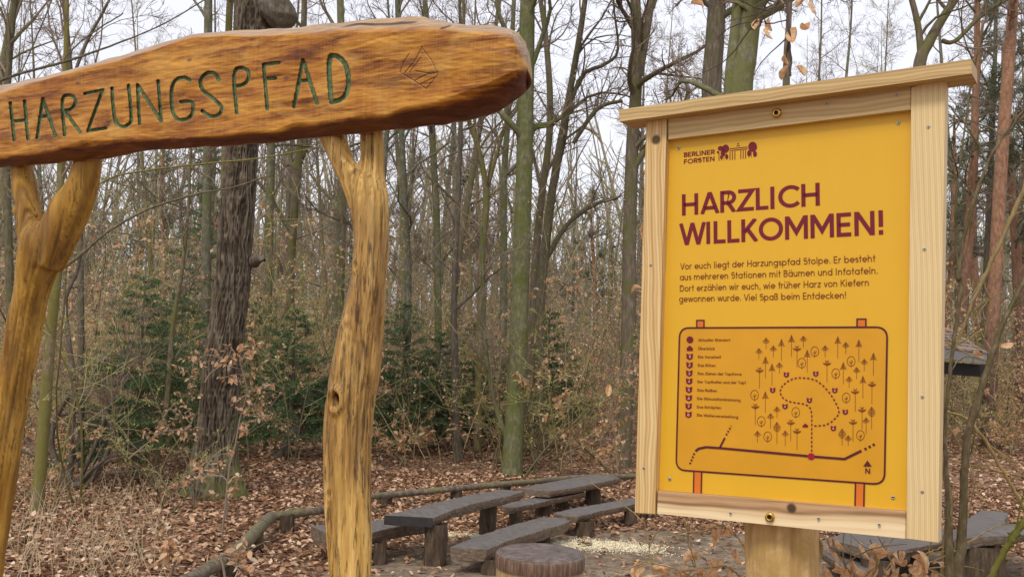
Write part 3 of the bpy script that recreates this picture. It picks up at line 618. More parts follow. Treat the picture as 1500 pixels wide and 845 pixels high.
# ------------------------------------------------------------------ stroke lettering
def A(cx, cy, rx, ry, a0, a1, n=None):
    n = n or max(4, int(abs(a1 - a0) / 14)); t = np.radians(np.linspace(a0, a1, n + 1)); return [(cx + rx * math.cos(u), cy + ry * math.sin(u)) for u in t]
def glyph(c, w):
    """-> advance, centre-line strokes; cap height 1, stroke width w"""
    h = w / 2; X_ = .70 if w < .12 else .7; m = h; U = 1 - h; xh = .70; xo = xh / 2; r = xo - h
    bowl = lambda cx: A(cx, xo, r, r, 0, 360)
    G = {
    'H': (.80, [[(m, 0), (m, 1)], [(.72 - m, 0), (.72 - m, 1)], [(m, .5), (.72 - m, .5)]]),
    'A': (.84, [[(m * .9, 0), (.41, 1), (.82 - m * .9, 0)], [(.16, .27), (.66, .27)]]),
    'R': (.72, [[(m, 0), (m, 1)], [(m, U)] + [(.36, U)] + A(.36, 1 - h - (U - .44) / 2, (U - .44) / 2, (U - .44) / 2, 90, -90) + [(m, .44)], [(.34, .44), (.6, 0)]]),
    'Z': (.74, [[(.03, U), (.62, U), (.07, h), (.68, h)]]),
    'L': (.58, [[(m, 1), (m, h), (.52, h)]]),
    'I': (.30, [[(m, 0), (m, 1)]]),
    'C': (.90, [A(.5, .5, .5 - h, .5 - h, 42, 318)]),
    'W': (1.16, [[(.04, 1), (.30, 0), (.56, 1), (.82, 0), (1.08, 1)]]),
    'K': (.72, [[(m, 0), (m, 1)], [(.6, 1), (m + .04, .42)], [(.25, .58), (.64, 0)]]),
    'O': (1.06, [A(.5, .5, .5 - h, .5 - h, 0, 360)]),
    'M': (1.00, [[(m, 0), (m, 1), (.46, .3), (.92 - m, 1), (.92 - m, 0)]]),
    'E': (.66, [[(.56, U), (m, U), (m, h), (.56, h)], [(m, .5), (.52, .5)]]),
    'F': (.62, [[(.54, U), (m, U), (m, 0)], [(m, .5), (.5, .5)]]),
    'N': (.86, [[(m, 0), (m, 1), (.76 - m, 0), (.76 - m, 1)]]),
    '!': (.30, [[(.11, 1), (.11, .32)], [(.11, .0), (.11, w * 1.15)]]),
    'V': (.76, [[(.04, 1), (.37, 0), (.7, 1)]]),
    'S': (.66, [A(.31, 1 - h - .235, .24, .235, 35, 270)[:-1] + A(.31, h + .265, .26, .265, 90, -145)]),
    'B': (.68, [[(m, 0), (m, 1)], [(m, U), (.32, U)] + A(.32, .755 - h / 2, .2, .245 - h / 2, 90, -90) + [(m, .51)], [(.32, .51)] + A(.34, .255 + h / 2, .22, .255 - h / 2, 90, -90) + [(m, h)]]),
    'D': (.82, [[(m, h), (m, U), (.28, U)] + A(.28, .5, .5 - h, .5 - h, 90, -90) + [(m, h)]]),
    'T': (.68, [[(.02, U), (.64, U)], [(.33, 0), (.33, U)]]),
    'G': (.92, [A(.5, .5, .5 - h, .5 - h, 42, 360) + [(.56, .5)]]),
    'P': (.66, [[(m, 0), (m, 1)], [(m, U), (.34, U)] + A(.34, .72, .22, .28 - h, 90, -90) + [(m, .44 + h)]]),
    'U': (.80, [[(m, 1), (m, .36)] + A(.36, .36, .36 - h, .36 - h, 180, 360) + [(.72 - m, 1)]]),
    'a': (.78, [bowl(xo), [(xh - h, 0), (xh - h, xh)]]), 'd': (.78, [bowl(xo), [(xh - h, 0), (xh - h, 1.02)]]),
    'b': (.78, [bowl(xo), [(h, 0), (h, 1.02)]]), 'p': (.78, [bowl(xo), [(h, -.3), (h, xh)]]),
    'g': (.78, [bowl(xo), [(xh - h, xh), (xh - h, -.08)] + A(xo, -.06, r, .2, 0, -150)]),
    'o': (.76, [bowl(xo)]), 'c': (.64, [A(xo, xo, r, r, 45, 315)]),
    'e': (.75, [[(h, xo), (xh - h, xo)] + A(xo, xo, r, r, 0, 320)]),
    'h': (.68, [[(h, 0), (h, 1.02)], A(.29, .40, .29 - h, .30 - h, 180, 0) + [(.58 - h, 0)]]),
    'n': (.68, [[(h, 0), (h, xh)], A(.29, .40, .29 - h, .30 - h, 180, 0) + [(.58 - h, 0)]]),
    'm': (1.06, [[(h, 0), (h, xh)], A(.26, .43, .26 - h, .27 - h, 180, 0) + [(.52 - h, 0)], A(.70, .43, .26 - h, .27 - h, 180, 0) + [(.96 - h, 0)]]),
    'r': (.44, [[(h, 0), (h, xh)], A(.30, .38, .3 - h, .32 - h, 170, 75)]),
    'u': (.68, [[(h, xh), (h, .29)] + A(.29, .29, .29 - h, .29 - h, 180, 360) + [(.58 - h, xh)], [(.58 - h, 0), (.58 - h, xh)]]),
    'i': (.26, [[(h + .03, 0), (h + .03, xh)], [(h + .03, .86), (h + .03, .86 + w * 1.2)]]), 'l': (.26, [[(h + .03, 0), (h + .03, 1.02)]]),
    't': (.42, [[(.18, 1.), (.18, 0)], [(.0, xh - h), (.38, xh - h)]]), 'f': (.42, [[(.18, 0), (.18, .8)] + A(.34, .8, .16, .2 - h, 180, 80), [(.02, xh - h), (.38, xh - h)]]),
    's': (.50, [A(.22, xh - h - .14, .16, .14, 30, 270)[:-1] + A(.22, h + .165, .18, .165, 90, -140)]),
    'z': (.58, [[(.03, xh - h), (.46, xh - h), (.06, h), (.5, h)]]), 'v': (.58, [[(.03, xh), (.27, 0), (.51, xh)]]),
    'w': (.88, [[(.03, xh), (.22, 0), (.42, xh), (.62, 0), (.81, xh)]]), 'k': (.60, [[(h, 0), (h, 1.02)], [(.46, xh), (h, .28)], [(.2, .4), (.5, 0)]]),
    '\u00df': (.68, [[(h, 0), (h, .76)] + A(.27, .78, .27 - h, .24 - h, 180, -60) + [(.28, .56)] + A(.3, .28, .24, .26 - h, 90, -120)]),
    '.': (.26, [[(.11, 0), (.11, w * 1.2)]]), ',': (.26, [[(.14, w * 1.2), (.07, -.14)]]), ' ': (.34, []),
    '1': (.4, [[(.05, .8), (.25, 1), (.25, 0)]]), '2': (.6, [A(.28, .72, .22, .22, 160, -30) + [(.06, h), (.54, h)]]), '3': (.6, [A(.26, .74, .2, .2, 150, -90), A(.26, .28, .24, .24, 90, -150)]),
    '4': (.65, [[(.42, 0), (.42, 1), (.04, .3), (.58, .3)]]), '5': (.6, [[(.5, U), (.12, U), (.1, .56)] + A(.26, .32, .24, .26, 120, -140)]),
    '6': (.6, [A(.28, .3, .23, .25, 0, 360), [(.42, 1), (.1, .45)]]), '7': (.55, [[(.03, U), (.5, U), (.18, 0)]]), '8': (.6, [A(.27, .73, .19, .2, 0, 360), A(.27, .28, .23, .24, 0, 360)]),
    }
    for u, b in (('\u00e4', 'a'), ('\u00f6', 'o'), ('\u00fc', 'u'), ('\u00dc', 'U')):
        if c == u:
            ad, st = G[b]; y0 = .86 if b != 'U' else 1.12; cx = .35 if b != 'u' else .29
            return ad, st + [[(cx - .15, y0), (cx - .15, y0 + w * 1.2)], [(cx + .15, y0), (cx + .15, y0 + w * 1.2)]]
    return G[c]
class Flat:
    """flat print: ribbons and filled shapes in a 2-D frame"""
    def __init__(s): s.g = Geo()
    def ribbon(s, pts, w, clip=None):
        p = np.array(pts, float); closed = len(p) > 3 and np.allclose(p[0], p[-1], atol=1e-6)
        if closed: p = p[:-1]
        n = len(p); d = (np.roll(p, -1, 0) - p) if closed else np.diff(p, axis=0); d /= np.linalg.norm(d, axis=1, keepdims=True) + 1e-12
        nn = np.stack([-d[:, 1], d[:, 0]], 1)
        if closed: a = np.roll(nn, 1, 0); b = nn
        else: a = np.vstack([nn[:1], nn]); b = np.vstack([nn, nn[-1:]])
        m = a + b; m /= np.linalg.norm(m, axis=1, keepdims=True) + 1e-12; k = np.maximum((m * a).sum(1), .45 if clip is None else .12)[:, None]; m = m / k * w / 2
        V = np.concatenate([p + m, p - m]); q = [(i, (i + 1) % n, n + (i + 1) % n, n + i) for i in range(n if closed else n - 1)]
        if clip is None: s.g.add(np.column_stack([V, np.zeros(2 * n)]), q); return
        for qq in q:
            P = [V[i] for i in qq]
            for lim, sg in ((clip[0], 1), (clip[1], -1)):
                out = []
                for u, v in zip(P, P[1:] + P[:1]):
                    a_, b_ = sg * (u[1] - lim), sg * (v[1] - lim)
                    if a_ >= 0: out.append(u)
                    if a_ * b_ < 0: out.append(u + (v - u) * (a_ / (a_ - b_)))
                P = out
                if len(P) < 3: break
            if len(P) >= 3:
                P = np.array(P); s.g.add(np.column_stack([P, np.zeros(len(P))]), [list(range(len(P)))])
    def poly(s, pts):   # star-shaped about its centroid
        p = np.array(pts, float); c = p.mean(0); n = len(p); V = np.vstack([p, c]); s.g.add(np.column_stack([V, np.zeros(n + 1)]), [(i, (i + 1) % n, n) for i in range(n)])
    def text(s, txt, w, width, height, track=0.0, org=(0, 0), shear=None):
        gl = [glyph(c, w) for c in txt]; tot = sum(g[0] + track for g in gl) - track - (gl[-1][0] - .56 if False else 0); tot -= .07
        x = 0; ci = 0; sx = width / tot; G0 = Geo(); old = s.g; s.g = Geo()
        for (ad, st) in gl:
            c = txt[ci]; ci += 1
            cl = (0, 1) if c in 'HARZLIWKMENVBDTFP' else (0, 1.02 if c == 'k' else .70) if c in 'vwzk' else None
            for q in st: s.ribbon([(x + a, b) for a, b in q], w, cl)
            x += ad + track
        V = np.concatenate(s.g.V); Fs = {k_: np.concatenate(v_) for k_, v_ in s.g.F.items()}; s.g = old
        V = V * [sx, height, 1]; 
        if shear is not None: V[:, 1] += V[:, 0] * shear
        n_ = s.g.n
        for k_, v_ in Fs.items(): s.g.F.setdefault(k_, []).append(v_ + n_)
        s.g.add(V + [org[0], org[1], 0], np.zeros((0, 4), int))

# ------------------------------------------------------------------ information board
SP0 = np.array([0.38713387, 2.54966441, 2.33331572]); SU = nrm([0.84980895, -0.52626229, 0.02954238]); SN = nrm([0.52649209, 0.85018003, 0.])
SZ = np.cross(SU, SN)                                            # in-plane, square to SU
def s2(px, py, dep=0.0):
    """photo pixel -> board frame (x along, z up), dep metres behind the panel face"""
    d = ray(px, py); a, b, _ = np.linalg.solve(np.stack([SU, SZ, -d], 1), CAM - SP0 - SN * dep); return np.array([a, b])
ROTM = Matrix([[*r] for r in np.stack([SU, SN, SZ], 1)]).to_4x4()
board = obj('information_board', None, label='yellow information board in a pale timber frame with small roof, standing on a peeled post', cat='information board')
board.matrix_world = Matrix.Translation(Vector(SP0)) @ ROTM
def prism(poly, y0, y1, bev=.0015):
    """board-frame outline (x,z) extruded in y with a small chamfer on the front"""
    p = np.array(poly, float); c = p.mean(0); d = p - c; n = len(p); ins = p - d / np.abs(d).max(1, keepdims=True) * bev
    R = [np.column_stack([ins[:, 0], np.full(n, y0), ins[:, 1]]), np.column_stack([p[:, 0], np.full(n, y0 + bev), p[:, 1]]), np.column_stack([p[:, 0], np.full(n, y1), p[:, 1]])]
    g = Geo(); V = np.vstack(R + [[[c[0], y0, c[1]], [c[0], y1, c[1]]]]); g.add(V, [(i + k * n, (i + 1) % n + k * n, (i + 1) % n + (k + 1) * n, i + (k + 1) * n) for k in range(2) for i in range(n)])
    g.F.setdefault(3, []).append(np.array([((i + 1) % n, i, 3 * n) for i in range(n)])); g.F[3].append(np.array([(2 * n + i, 2 * n + (i + 1) % n, 3 * n + 1) for i in range(n)])); return g
def quad_px(a, b, c, d, dep): return [s2(*q, dep) for q in (a, b, c, d)]
DF = -.024                                                        # frame face stands in front of the panel
LTW, DKW = (.72, .50, .23), (.48, .26, .09)
kn = s2(961, 205, DF); kb = s2(1159, 744, DF)
W_LEFT = wood_mat('left_post_timber', (.74, .55, .27), (.50, .29, .10), 'z', 130, [(kn[0], kn[1], .0135)], streak=.7, warp=.3)
W_RIGHT = wood_mat('right_post_timber', (.75, .58, .30), (.60, .43, .20), 'z', 230, (), streak=.7, warp=.12)
W_TOP = wood_mat('top_rail_timber', (.66, .49, .24), (.49, .32, .135), 'x', 90, (), streak=.6)
W_BOT = wood_mat('bottom_rail_timber', (.80, .64, .38), (.58, .37, .18), 'x', 60, [(kb[0], kb[1], .012)], streak=.5, warp=.35, nz=(.80, .62, .36), band=(kb[1] - .030, kb[1] - .018, (.50, .28, .13)))
W_ROOF = wood_mat('roof_board_timber', (.60, .43, .20), (.42, .27, .11), 'x', 120, (), streak=.8)
# posts, rails, roof board (outlines read off the photograph, depth real)
obj('frame_post', prism(quad_px((947, 168), (977, 164), (959, 753), (930, 751), DF), DF, .022).me('frame_post', W_LEFT), board, label='left frame post with a dark knot near its top')
obj('frame_post', prism(quad_px((1335, 128), (1385, 112), (1374, 795), (1327.5, 789), DF), DF, .022).me('frame_post', W_RIGHT), board, label='wide right frame post')
obj('cross_rail', prism([s2(977.5, 172, DF), s2(1334, 122, DF), s2(1334, 160, DF), s2(977.5, 204, DF)], DF + .004, .022).me('cross_rail', W_TOP), board, label='top rail')
obj('cross_rail', prism([s2(962.5, 719, DF), s2(1327, 749, DF), s2(1326, 789, DF), s2(961.5, 752, DF)], DF + .003, .022).me('cross_rail', W_BOT), board, label='bottom rail with a dark knot and reddish upper edge')
RD = -.062
obj('roof_board', prism([s2(906, 161, RD), s2(1423, 86.5, RD), s2(1423.5, 108, RD), s2(907, 178.5, RD)], RD, .035, .002).me('roof_board', W_ROOF), board)
tp = NT('printed_yellow_panel'); nn_ = tp.noise(tp.P, 5, 3)
stk = tp.noise(tp.scalev(tp.P, (26, 1, 1.6)), 1.0, 4)
m_pan = tp.bsdf(tp.mix(tp.math('ADD', nn_, tp.math('MULTIPLY', tp.math('SUBTRACT', stk, .5), .8)), (.68, .375, .018), (.72, .41, .024)), tp.rng(stk, .3, .7, .36, .5), None, .35)
pa = np.array(quad_px((974, 196), (1337, 150), (1330, 752), (961, 722), 0)); pa[0] += [-.0, .01]; pa[1] += [0, .012]
panel = obj('panel', prism(pa, 0.0, .006, .0005).me('panel', m_pan), board)
MAROON = plain('maroon_print', (.17, .008, .020), .5); BROWN = plain('brown_print', (.20, .045, .012), .5); ORANGE = plain('orange_print', (.66, .17, .018), .5)
PLATE = plain('amber_print', (.66, .315, .016), .45); WHITE = plain('pale_print', (.62, .36, .34), .5); DKMAR = plain('dark_maroon_print', (.10, .012, .02), .5)
def emit(name, fl, mat, lay, lab=None):
    me = fl.g.me(name, mat); V = np.empty(len(me.vertices) * 3, np.float32); me.vertices.foreach_get('co', V); V = V.reshape(-1, 3)
    V = np.stack([V[:, 0], np.full(len(V), -.0005 * lay), V[:, 1]], 1); me.vertices.foreach_set('co', np.ascontiguousarray(V).ravel()); me.update()
    return obj(name, me, panel, label=lab)
def line_text(fl, txt, pl, pr, cap, w, track=0.0):
    a, b = s2(*pl), s2(*pr); c = s2(pl[0], pl[1] - cap)
    fl.text(txt, w, b[0] - a[0], c[1] - a[1], track, a, (b[1] - a[1]) / (b[0] - a[0]))
for nm, pl_, pr_, cap in (('HARZLICH', (999.2, 316), (1201.5, 301), 31), ('WILLKOMMEN!', (996.5, 359.5), (1295.5, 343.5), 32)):
    f = Flat(); line_text(f, nm, pl_, pr_, cap, .165, .02); emit('lettering', f, MAROON, 2)
for nm, pl_, pr_ in (('Vor euch liegt der Harzungspfad Stolpe. Er besteht', (996.8, 394.8), (1282.3, 383.3)), ('aus mehreren Stationen mit B\u00e4umen und Infotafeln.', (996, 410.6), (1286, 401)),
                     ('Dort erz\u00e4hlen wir euch, wie fr\u00fcher Harz von Kiefern', (996, 427), (1273, 418.6)), ('gewonnen wurde. Viel Spa\u00df beim Entdecken!', (995, 442.4), (1239.8, 437.2))):
    f = Flat(); line_text(f, nm, pl_, pr_, 9.3, .125, .04); emit('lettering', f, BROWN, 2)
f = Flat(); line_text(f, 'BERLINER', (1002, 230.6), (1047, 226), 6.8, .17, .02); line_text(f, 'FORSTEN', (1002, 240.6), (1047, 235.8), 6.8, .17, .02); emit('lettering', f, MAROON, 2)
def lg(x, y): return s2(990 + x / 11.54, 195 + y / 11.54)
f = Flat()
def blob(cx, cy, rx, ry, fn=lg, a0=0, a1=360): f.poly([fn(cx + rx * math.cos(t), cy + ry * math.sin(t)) for t in np.radians(np.linspace(a0, a1, 22))])
blob(845, 265, 58, 68); blob(760, 262, 50, 40); blob(715, 325, 20, 20); blob(800, 340, 40, 55); blob(775, 410, 22, 34); blob(862, 400, 28, 42); blob(1300, 235, 75, 85); blob(1240, 345, 34, 52); blob(1340, 355, 34, 48)
for a, b in (((910, 268), (1215, 238)), ((912, 300), (1215, 270)), ((1025, 222), (1085, 214))): f.ribbon([lg(*a), lg(*b)], .0018)
blob(1053, 183, 13, 13)
for x_ in (917, 958, 1000, 1100, 1140, 1180): y_ = 300 - (x_ - 910) * .1; f.ribbon([lg(x_, y_ + 18), lg(x_, y_ + 158)], .0020)
for x_ in (725, 745, 778, 815, 860, 1235, 1280, 1325): f.ribbon([lg(x_, 340 - (x_ - 725) * .05), lg(x_, 472 - (x_ - 725) * .1)], .0010)
emit('emblem', f, MAROON, 2)
# map plate with its outline, posts, legend, little trees and trail
def mp(x, y): return s2(980 + x / 2.641, 440 + y / 2.641)
cs = [mp(42, 106), mp(845, 103), mp(834, 711), mp(28, 654)]
def rounded(c, r):
    out = []
    for i in range(4):
        a, b, d = c[i - 1], c[i], c[(i + 1) % 4]; u = (a - b) / np.linalg.norm(a - b) * r; v = (d - b) / np.linalg.norm(d - b) * r
        for t in np.linspace(0, 1, 8): out.append((1 - t) ** 2 * (b + u) + 2 * t * (1 - t) * b + t * t * (b + v))
    return out
rr_ = rounded(cs, .026); f = Flat(); f.poly(rr_); emit('map_plate', f, PLATE, 1)
f = Flat(); f.ribbon(rr_ + [rr_[0]], .0042)
for (x0, x1, y0, y1, y2) in ((108, 136, 77, 104, 104), (728, 762, 72, 102, 102)):
    f.ribbon([mp(x0, y1), mp(x0, y0), mp(x1, y0), mp(x1, y1)], .0036)
for (x0, x1, y0, ya, yb) in ((97, 127, 660, 747, 749), (722, 756, 706, 803, 806)): f.ribbon([mp(x0, y0), mp(x0 - 2, ya)], .0036); f.ribbon([mp(x1, y0), mp(x1 - 2, yb)], .0036)
emit('map_outline', f, DKMAR, 3)
f = Flat()
for q in (((108, 77), (136, 77), (136, 104), (108, 104)), ((728, 72), (762, 72), (762, 102), (728, 102)), ((97, 658), (127, 660), (125, 749), (95, 747)), ((722, 704), (756, 706), (754, 806), (720, 803))): f.poly([mp(*a) for a in q])
emit('map_post', f, ORANGE, 2)
def lp(x, y): return s2(990 + x / 6.04, 480 + y / 6.04)
f = Flat()
for txt, a, b in (('Aktueller Standort', (200, 120), (483, 120)), ('\u00dcberblick', (200, 195), (347, 196)), ('Die Vorarbeit', (198, 269), (402, 270)), ('Das R\u00f6ten', (197, 343), (353, 345)), ('Das Ziehen der Topfrinne', (195, 415), (583, 422)),
                  ('Der Topfhalter und der Topf', (193, 488), (620, 497)), ('Das Rei\u00dfen', (192, 562), (367, 568)), ('Die Stimulationsharzung', (190, 636), (573, 650)), ('Das Sch\u00f6pfen', (188, 710), (403, 718)), ('Die Weiterverarbeitung', (188, 782), (553, 800))):
    line_text(f, txt, (990 + a[0] / 6.04, 480 + a[1] / 6.04), (990 + b[0] / 6.04, 480 + b[1] / 6.04), 4.1, .16, .03)
emit('legend_text', f, BROWN, 3)
f = Flat(); blob(127, 105, 30, 30, lp); f.poly([lp(*q) for q in ((97, 180), (125, 155), (153, 180), (150, 203), (100, 203))])
def shield(fl, cx, cy, s, fn): fl.poly([fn(cx - s, cy - s), fn(cx, cy - s * .6), fn(cx + s, cy - s), fn(cx + s * .9, cy + s * .5), fn(cx, cy + s), fn(cx - s * .9, cy + s * .5)])
IC = [(124, 255), (123, 330), (121, 402), (120, 472), (118, 547), (117, 620), (115, 693), (114, 767)]
for c in IC: shield(f, *c, 29, lp)
def tm(x, y): return s2(1090 + x / 4.695, 480 + y / 4.695)
NUM = [(450, 498), (283, 540), (198, 428), (292, 322), (494, 316), (625, 430), (697, 578), (615, 690)]
for c in NUM: shield(f, *c, 19, tm)
f.poly([tm(*q) for q in ((403, 672), (423, 655), (442, 672), (441, 683), (404, 683))]); emit('map_symbols', f, MAROON, 4)
f = Flat()
for i, (c, d) in enumerate(zip(IC, NUM)):
    a = lp(c[0] - 8, c[1] + 12); f.text(str(i + 1), .22, .0048, .0060, 0, a); a = tm(d[0] - 5, d[1] + 7); f.text(str(i + 1), .24, .0034, .0044, 0, a)
emit('map_numbers', f, WHITE, 5)
f = Flat()
FIR = [(258, 75, 225), (327, 47, 198), (435, 150, 307), (148, 195, 345), (193, 245, 395), (147, 435, 583), (645, 57, 210), (790, 80, 235), (683, 235, 388), (890, 170, 328), (818, 328, 485)]
UMB = [(152, 68, 145), (103, 140, 218), (202, 122, 202), (409, 55, 135), (244, 237, 315), (558, 120, 202), (700, 98, 182), (827, 213, 298), (775, 270, 352), (723, 333, 412), (227, 540, 618), (183, 587, 690), (93, 707, 787), (284, 705, 812), (840, 615, 725), (717, 738, 810)]
FAN = [(365, 120, 272), (107, 268, 416), (571, 220, 375), (765, 415, 575), (880, 365, 525), (78, 517, 668), (322, 627, 778), (365, 687, 840), (812, 540, 695), (750, 625, 782)]
OVL = [(487, 133, 205), (398, 212, 285), (73, 432, 503), (119, 612, 684), (356, 550, 620), (163, 717, 790), (737, 200, 272), (631, 283, 355), (703, 450, 522), (801, 708, 782)]
BRD = [(227, 645, 797), (878, 540, 698), (675, 690, 808)]
lw = .0011
for x_, a, b in FIR:
    f.ribbon([tm(x_, a), tm(x_, b)], lw)
    for k in range(5): y_ = a + 9 + k * 9; w_ = 6 + k * 4.2; f.ribbon([tm(x_ - w_, y_ + 5), tm(x_, y_ - 2), tm(x_ + w_, y_ + 5)], .0012)
for x_, a, b in UMB:
    f.ribbon([tm(x_, a), tm(x_, b)], lw)
    for k, w_ in enumerate((9, 18, 25, 15)): y_ = a + 6 + k * 9; f.ribbon([tm(x_ - w_, y_ + 4), tm(x_, y_ - 3), tm(x_ + w_, y_ + 4)], .0012)
for x_, a, b in FAN:
    f.ribbon([tm(x_, a + 20), tm(x_, b)], lw)
    for k, w_ in enumerate((28, 24, 14)): y_ = a + 36 - k * 5; f.ribbon([tm(x_ - w_, y_ - 14 + k * 3), tm(x_ - w_ * .5, y_ - 2), tm(x_, y_ + 2), tm(x_ + w_ * .5, y_ - 2), tm(x_ + w_, y_ - 14 + k * 3)], .0012)
    f.ribbon([tm(x_ - 12, a + 4), tm(x_, a + 16), tm(x_ + 12, a + 4)], .0018)
for x_, a, b in OVL:
    f.ribbon([tm(x_ + 27 * math.cos(t), a + 31 - 31 * math.sin(t) - (4 * math.sin(t) if math.sin(t) > 0 else 0)) for t in np.linspace(0, 2 * np.pi, 19)], .0012)
    f.ribbon([tm(x_, a + 22), tm(x_, b)], lw); f.ribbon([tm(x_ - 12, a + 32), tm(x_, a + 46), tm(x_ + 12, a + 26)], .0011)
for x_, a, b in BRD:
    f.ribbon([tm(x_, a), tm(x_, b)], lw)
    for k, w_ in enumerate((8, 16, 23, 26, 25, 20, 12)): y_ = a + 8 + k * 9.5; f.ribbon([tm(x_ - w_, y_ + 3), tm(x_, y_ - 3), tm(x_ + w_, y_ + 3)], .0012)
emit('map_tree_symbols', f, BROWN, 3)
f = Flat()
def dashes(pts, fn, step, ln, w):
    P = np.array([fn(*p) for p in pts]); s = np.concatenate([[0], np.cumsum(np.linalg.norm(np.diff(P, axis=0), axis=1))]); t = 0
    at_ = lambda u: np.array([np.interp(u, s, P[:, 0]), np.interp(u, s, P[:, 1])])
    while t < s[-1]: f.ribbon([at_(t), at_(min(t + ln, s[-1]))], w); t += step
dashes([(466, 850), (467, 600), (460, 555), (435, 530), (400, 520), (340, 512), (300, 503), (262, 475), (247, 440), (262, 400), (300, 368), (340, 348), (380, 342), (450, 347), (500, 362), (545, 397), (590, 447), (620, 495), (650, 550), (655, 590), (630, 620), (600, 648), (560, 668), (500, 673), (480, 672)], tm, .0100, .0055, .0033)
emit('trail_line', f, MAROON, 4); f = Flat()
f.ribbon([mp(*q) for q in ((103, 582), (116, 572), (145, 566), (200, 570), (552, 602), (680, 612), (745, 580))], .0056); f.ribbon([mp(197, 569), mp(217, 530)], .0046)
dashes([(99, 590), (80, 636)], mp, .0085, .0042, .0052); dashes([(222, 520), (242, 484)], mp, .0085, .0042, .0044); dashes([(757, 575), (800, 553)], mp, .0105, .0052, .0056)
f.poly([mp(768, 617), mp(752, 641), mp(785, 641)]); f.text('N', .17, .0112, .0122, 0, mp(760, 668)); emit('road_line', f, DKMAR, 4)
f = Flat(); blob(551, 602, 14, 13, mp); emit('location_dot', f, plain('red_print', (.33, .008, .03), .5), 5)
# screws and brass bolts
STEEL = plain('zinc_screw', (.45, .45, .45), .35, .5, .8); BRASS = plain('brass', (.62, .38, .08), .3, .6, 1.); HOLE = plain('screw_socket', (.03, .028, .025), .8)
def disc(px, py, dep, rad, mat, name, hgt=.002, hole=True, par=None):
    c = s2(px, py, dep); n = 16; th = np.arange(n) * 2 * np.pi / n; g = Geo()
    V = [];
    for r_, y_ in ((rad, 0), (rad * .92, -hgt), (rad * .45, -hgt * 1.15), (rad * .36, -hgt * .2)): V.append(np.column_stack([c[0] + r_ * np.cos(th), np.full(n, dep + y_), c[1] + r_ * np.sin(th)]))
    V.append([[c[0], dep - hgt * .2, c[1]]]); g.add(np.vstack(V), [(i + k * n, (i + 1) % n + k * n, (i + 1) % n + (k + 1) * n, i + (k + 1) * n) for k in range(3) for i in range(n)]); g.F[3] = [np.array([(3 * n + i, 3 * n + (i + 1) % n, 4 * n) for i in range(n)])]
    me = g.me(name, [mat, HOLE] , True); mi = np.zeros(len(me.polygons), np.int32); mi[2 * n:] = 1; me.polygons.foreach_set('material_index', mi); return obj(name, me, board)
for x_, y_ in ((994, 217), (1316, 180), (981, 701), (1308, 728)): disc(x_, y_, -.0008, .0042, STEEL, 'screw')
for x_, y_ in ((1314, 139), (1360, 186), (1354, 365), (1351, 581), (1351, 720), (953, 388), (943, 685), (1070, 751), (1199, 759), (1288, 768), (1211, 152)): disc(x_, y_, DF - .001, .0034, STEEL, 'screw', .0012)
for x_, y_ in ((1138, 166), (1128, 757)): disc(x_, y_, DF + .002, .0115, BRASS, 'brass_bolt', .006)
# the peeled round post behind the frame
pc = s2(1143, 775, .09); pr_ = .046; g = Geo()
k, n = 40, 40; zz = np.linspace(-.9, -1.75 + 0, k); zt = np.linspace(-.05, -1.95, 60); k = 60
th = np.arange(n) / n; TH, S = np.meshgrid(th, zt, indexing='ij')
pw = (s2(1192, 790, .09)[0] - s2(1088, 780, .09)[0]) / 2
rr = pw * (1.0 + .03 * noise2(TH * 5, S * 6, 41, 5) + .015 * noise2(TH * 12, S * 20, 42, 12)) + .012 * np.exp(-((TH - .80) / .03) ** 2 - ((S + 1.09) / .025) ** 2) + .006 * np.exp(-((TH - .62) / .02) ** 2 - ((S + 1.02) / .02) ** 2)
Vp = np.stack([pc[0] - .004 + rr * np.cos(2 * np.pi * TH), .022 + pw + .002 + rr * np.sin(2 * np.pi * TH), S], -1).reshape(-1, 3)
i, j = np.meshgrid(np.arange(n), np.arange(k - 1), indexing='ij'); i2 = (i + 1) % n
t = NT('peeled_spruce_post'); PP = t.P; n1 = t.noise(t.scalev(PP, (1, 1, .16)), 34, 5, .6); n2 = t.noise(PP, 14, 4, .6, 1.5)
m_peel = t.bsdf(t.mix(t.rng(n2, .38, .62, 0, .75), t.ramp(n1, [(.3, (.34, .20, .07)), (.55, (.60, .40, .17)), (.8, (.72, .52, .27))]), (.42, .27, .08)), .6, t.bump(t.math('ADD', n1, n2), .5, .004), .3)
obj('post', mesh('post', Vp, np.stack([i * k + j, i * k + j + 1, i2 * k + j + 1, i2 * k + j], -1).reshape(-1, 4), m_peel, True), board, label='round peeled post under the frame')

# ------------------------------------------------------------------ wooden gateway
GU = nrm([-0.88965825, 0.45642708, -0.0135095]) * -1             # along the beam, towards its right end
GN = nrm(np.cross([0, 0, 1], GU))                                 # away from the viewer
if GN[1] < 0: GN = -GN
GP = at(512, 200, 3.3); GZ = nrm(np.cross(GU, GN)); GZ = GZ if GZ[2] > 0 else -GZ
def g3(px, py, dep=0.0):
    d = ray(px, py); a, b, _ = np.linalg.solve(np.stack([GU, GZ, -d], 1), CAM - GP - GN * dep); return np.array([a, dep, b])
gate = obj('wooden_gateway', None, label='rustic wooden gateway, a carved HARZUNGSPFAD beam on two forked trunks', cat='gateway')
gate.matrix_world = Matrix.Translation(Vector(GP)) @ Matrix([[*r] for r in np.stack([GU, GN, GZ], 1)]).to_4x4()
TOP = [(-90, 150), (0, 126), (60, 113), (120, 97), (200, 75), (240, 62), (280, 50), (350, 45), (420, 42), (500, 33), (570, 27), (620, 24), (632, 29), (650, 31), (690, 37), (720, 37), (745, 41), (760, 49), (770, 62), (776, 80), (779, 100), (780, 118)]
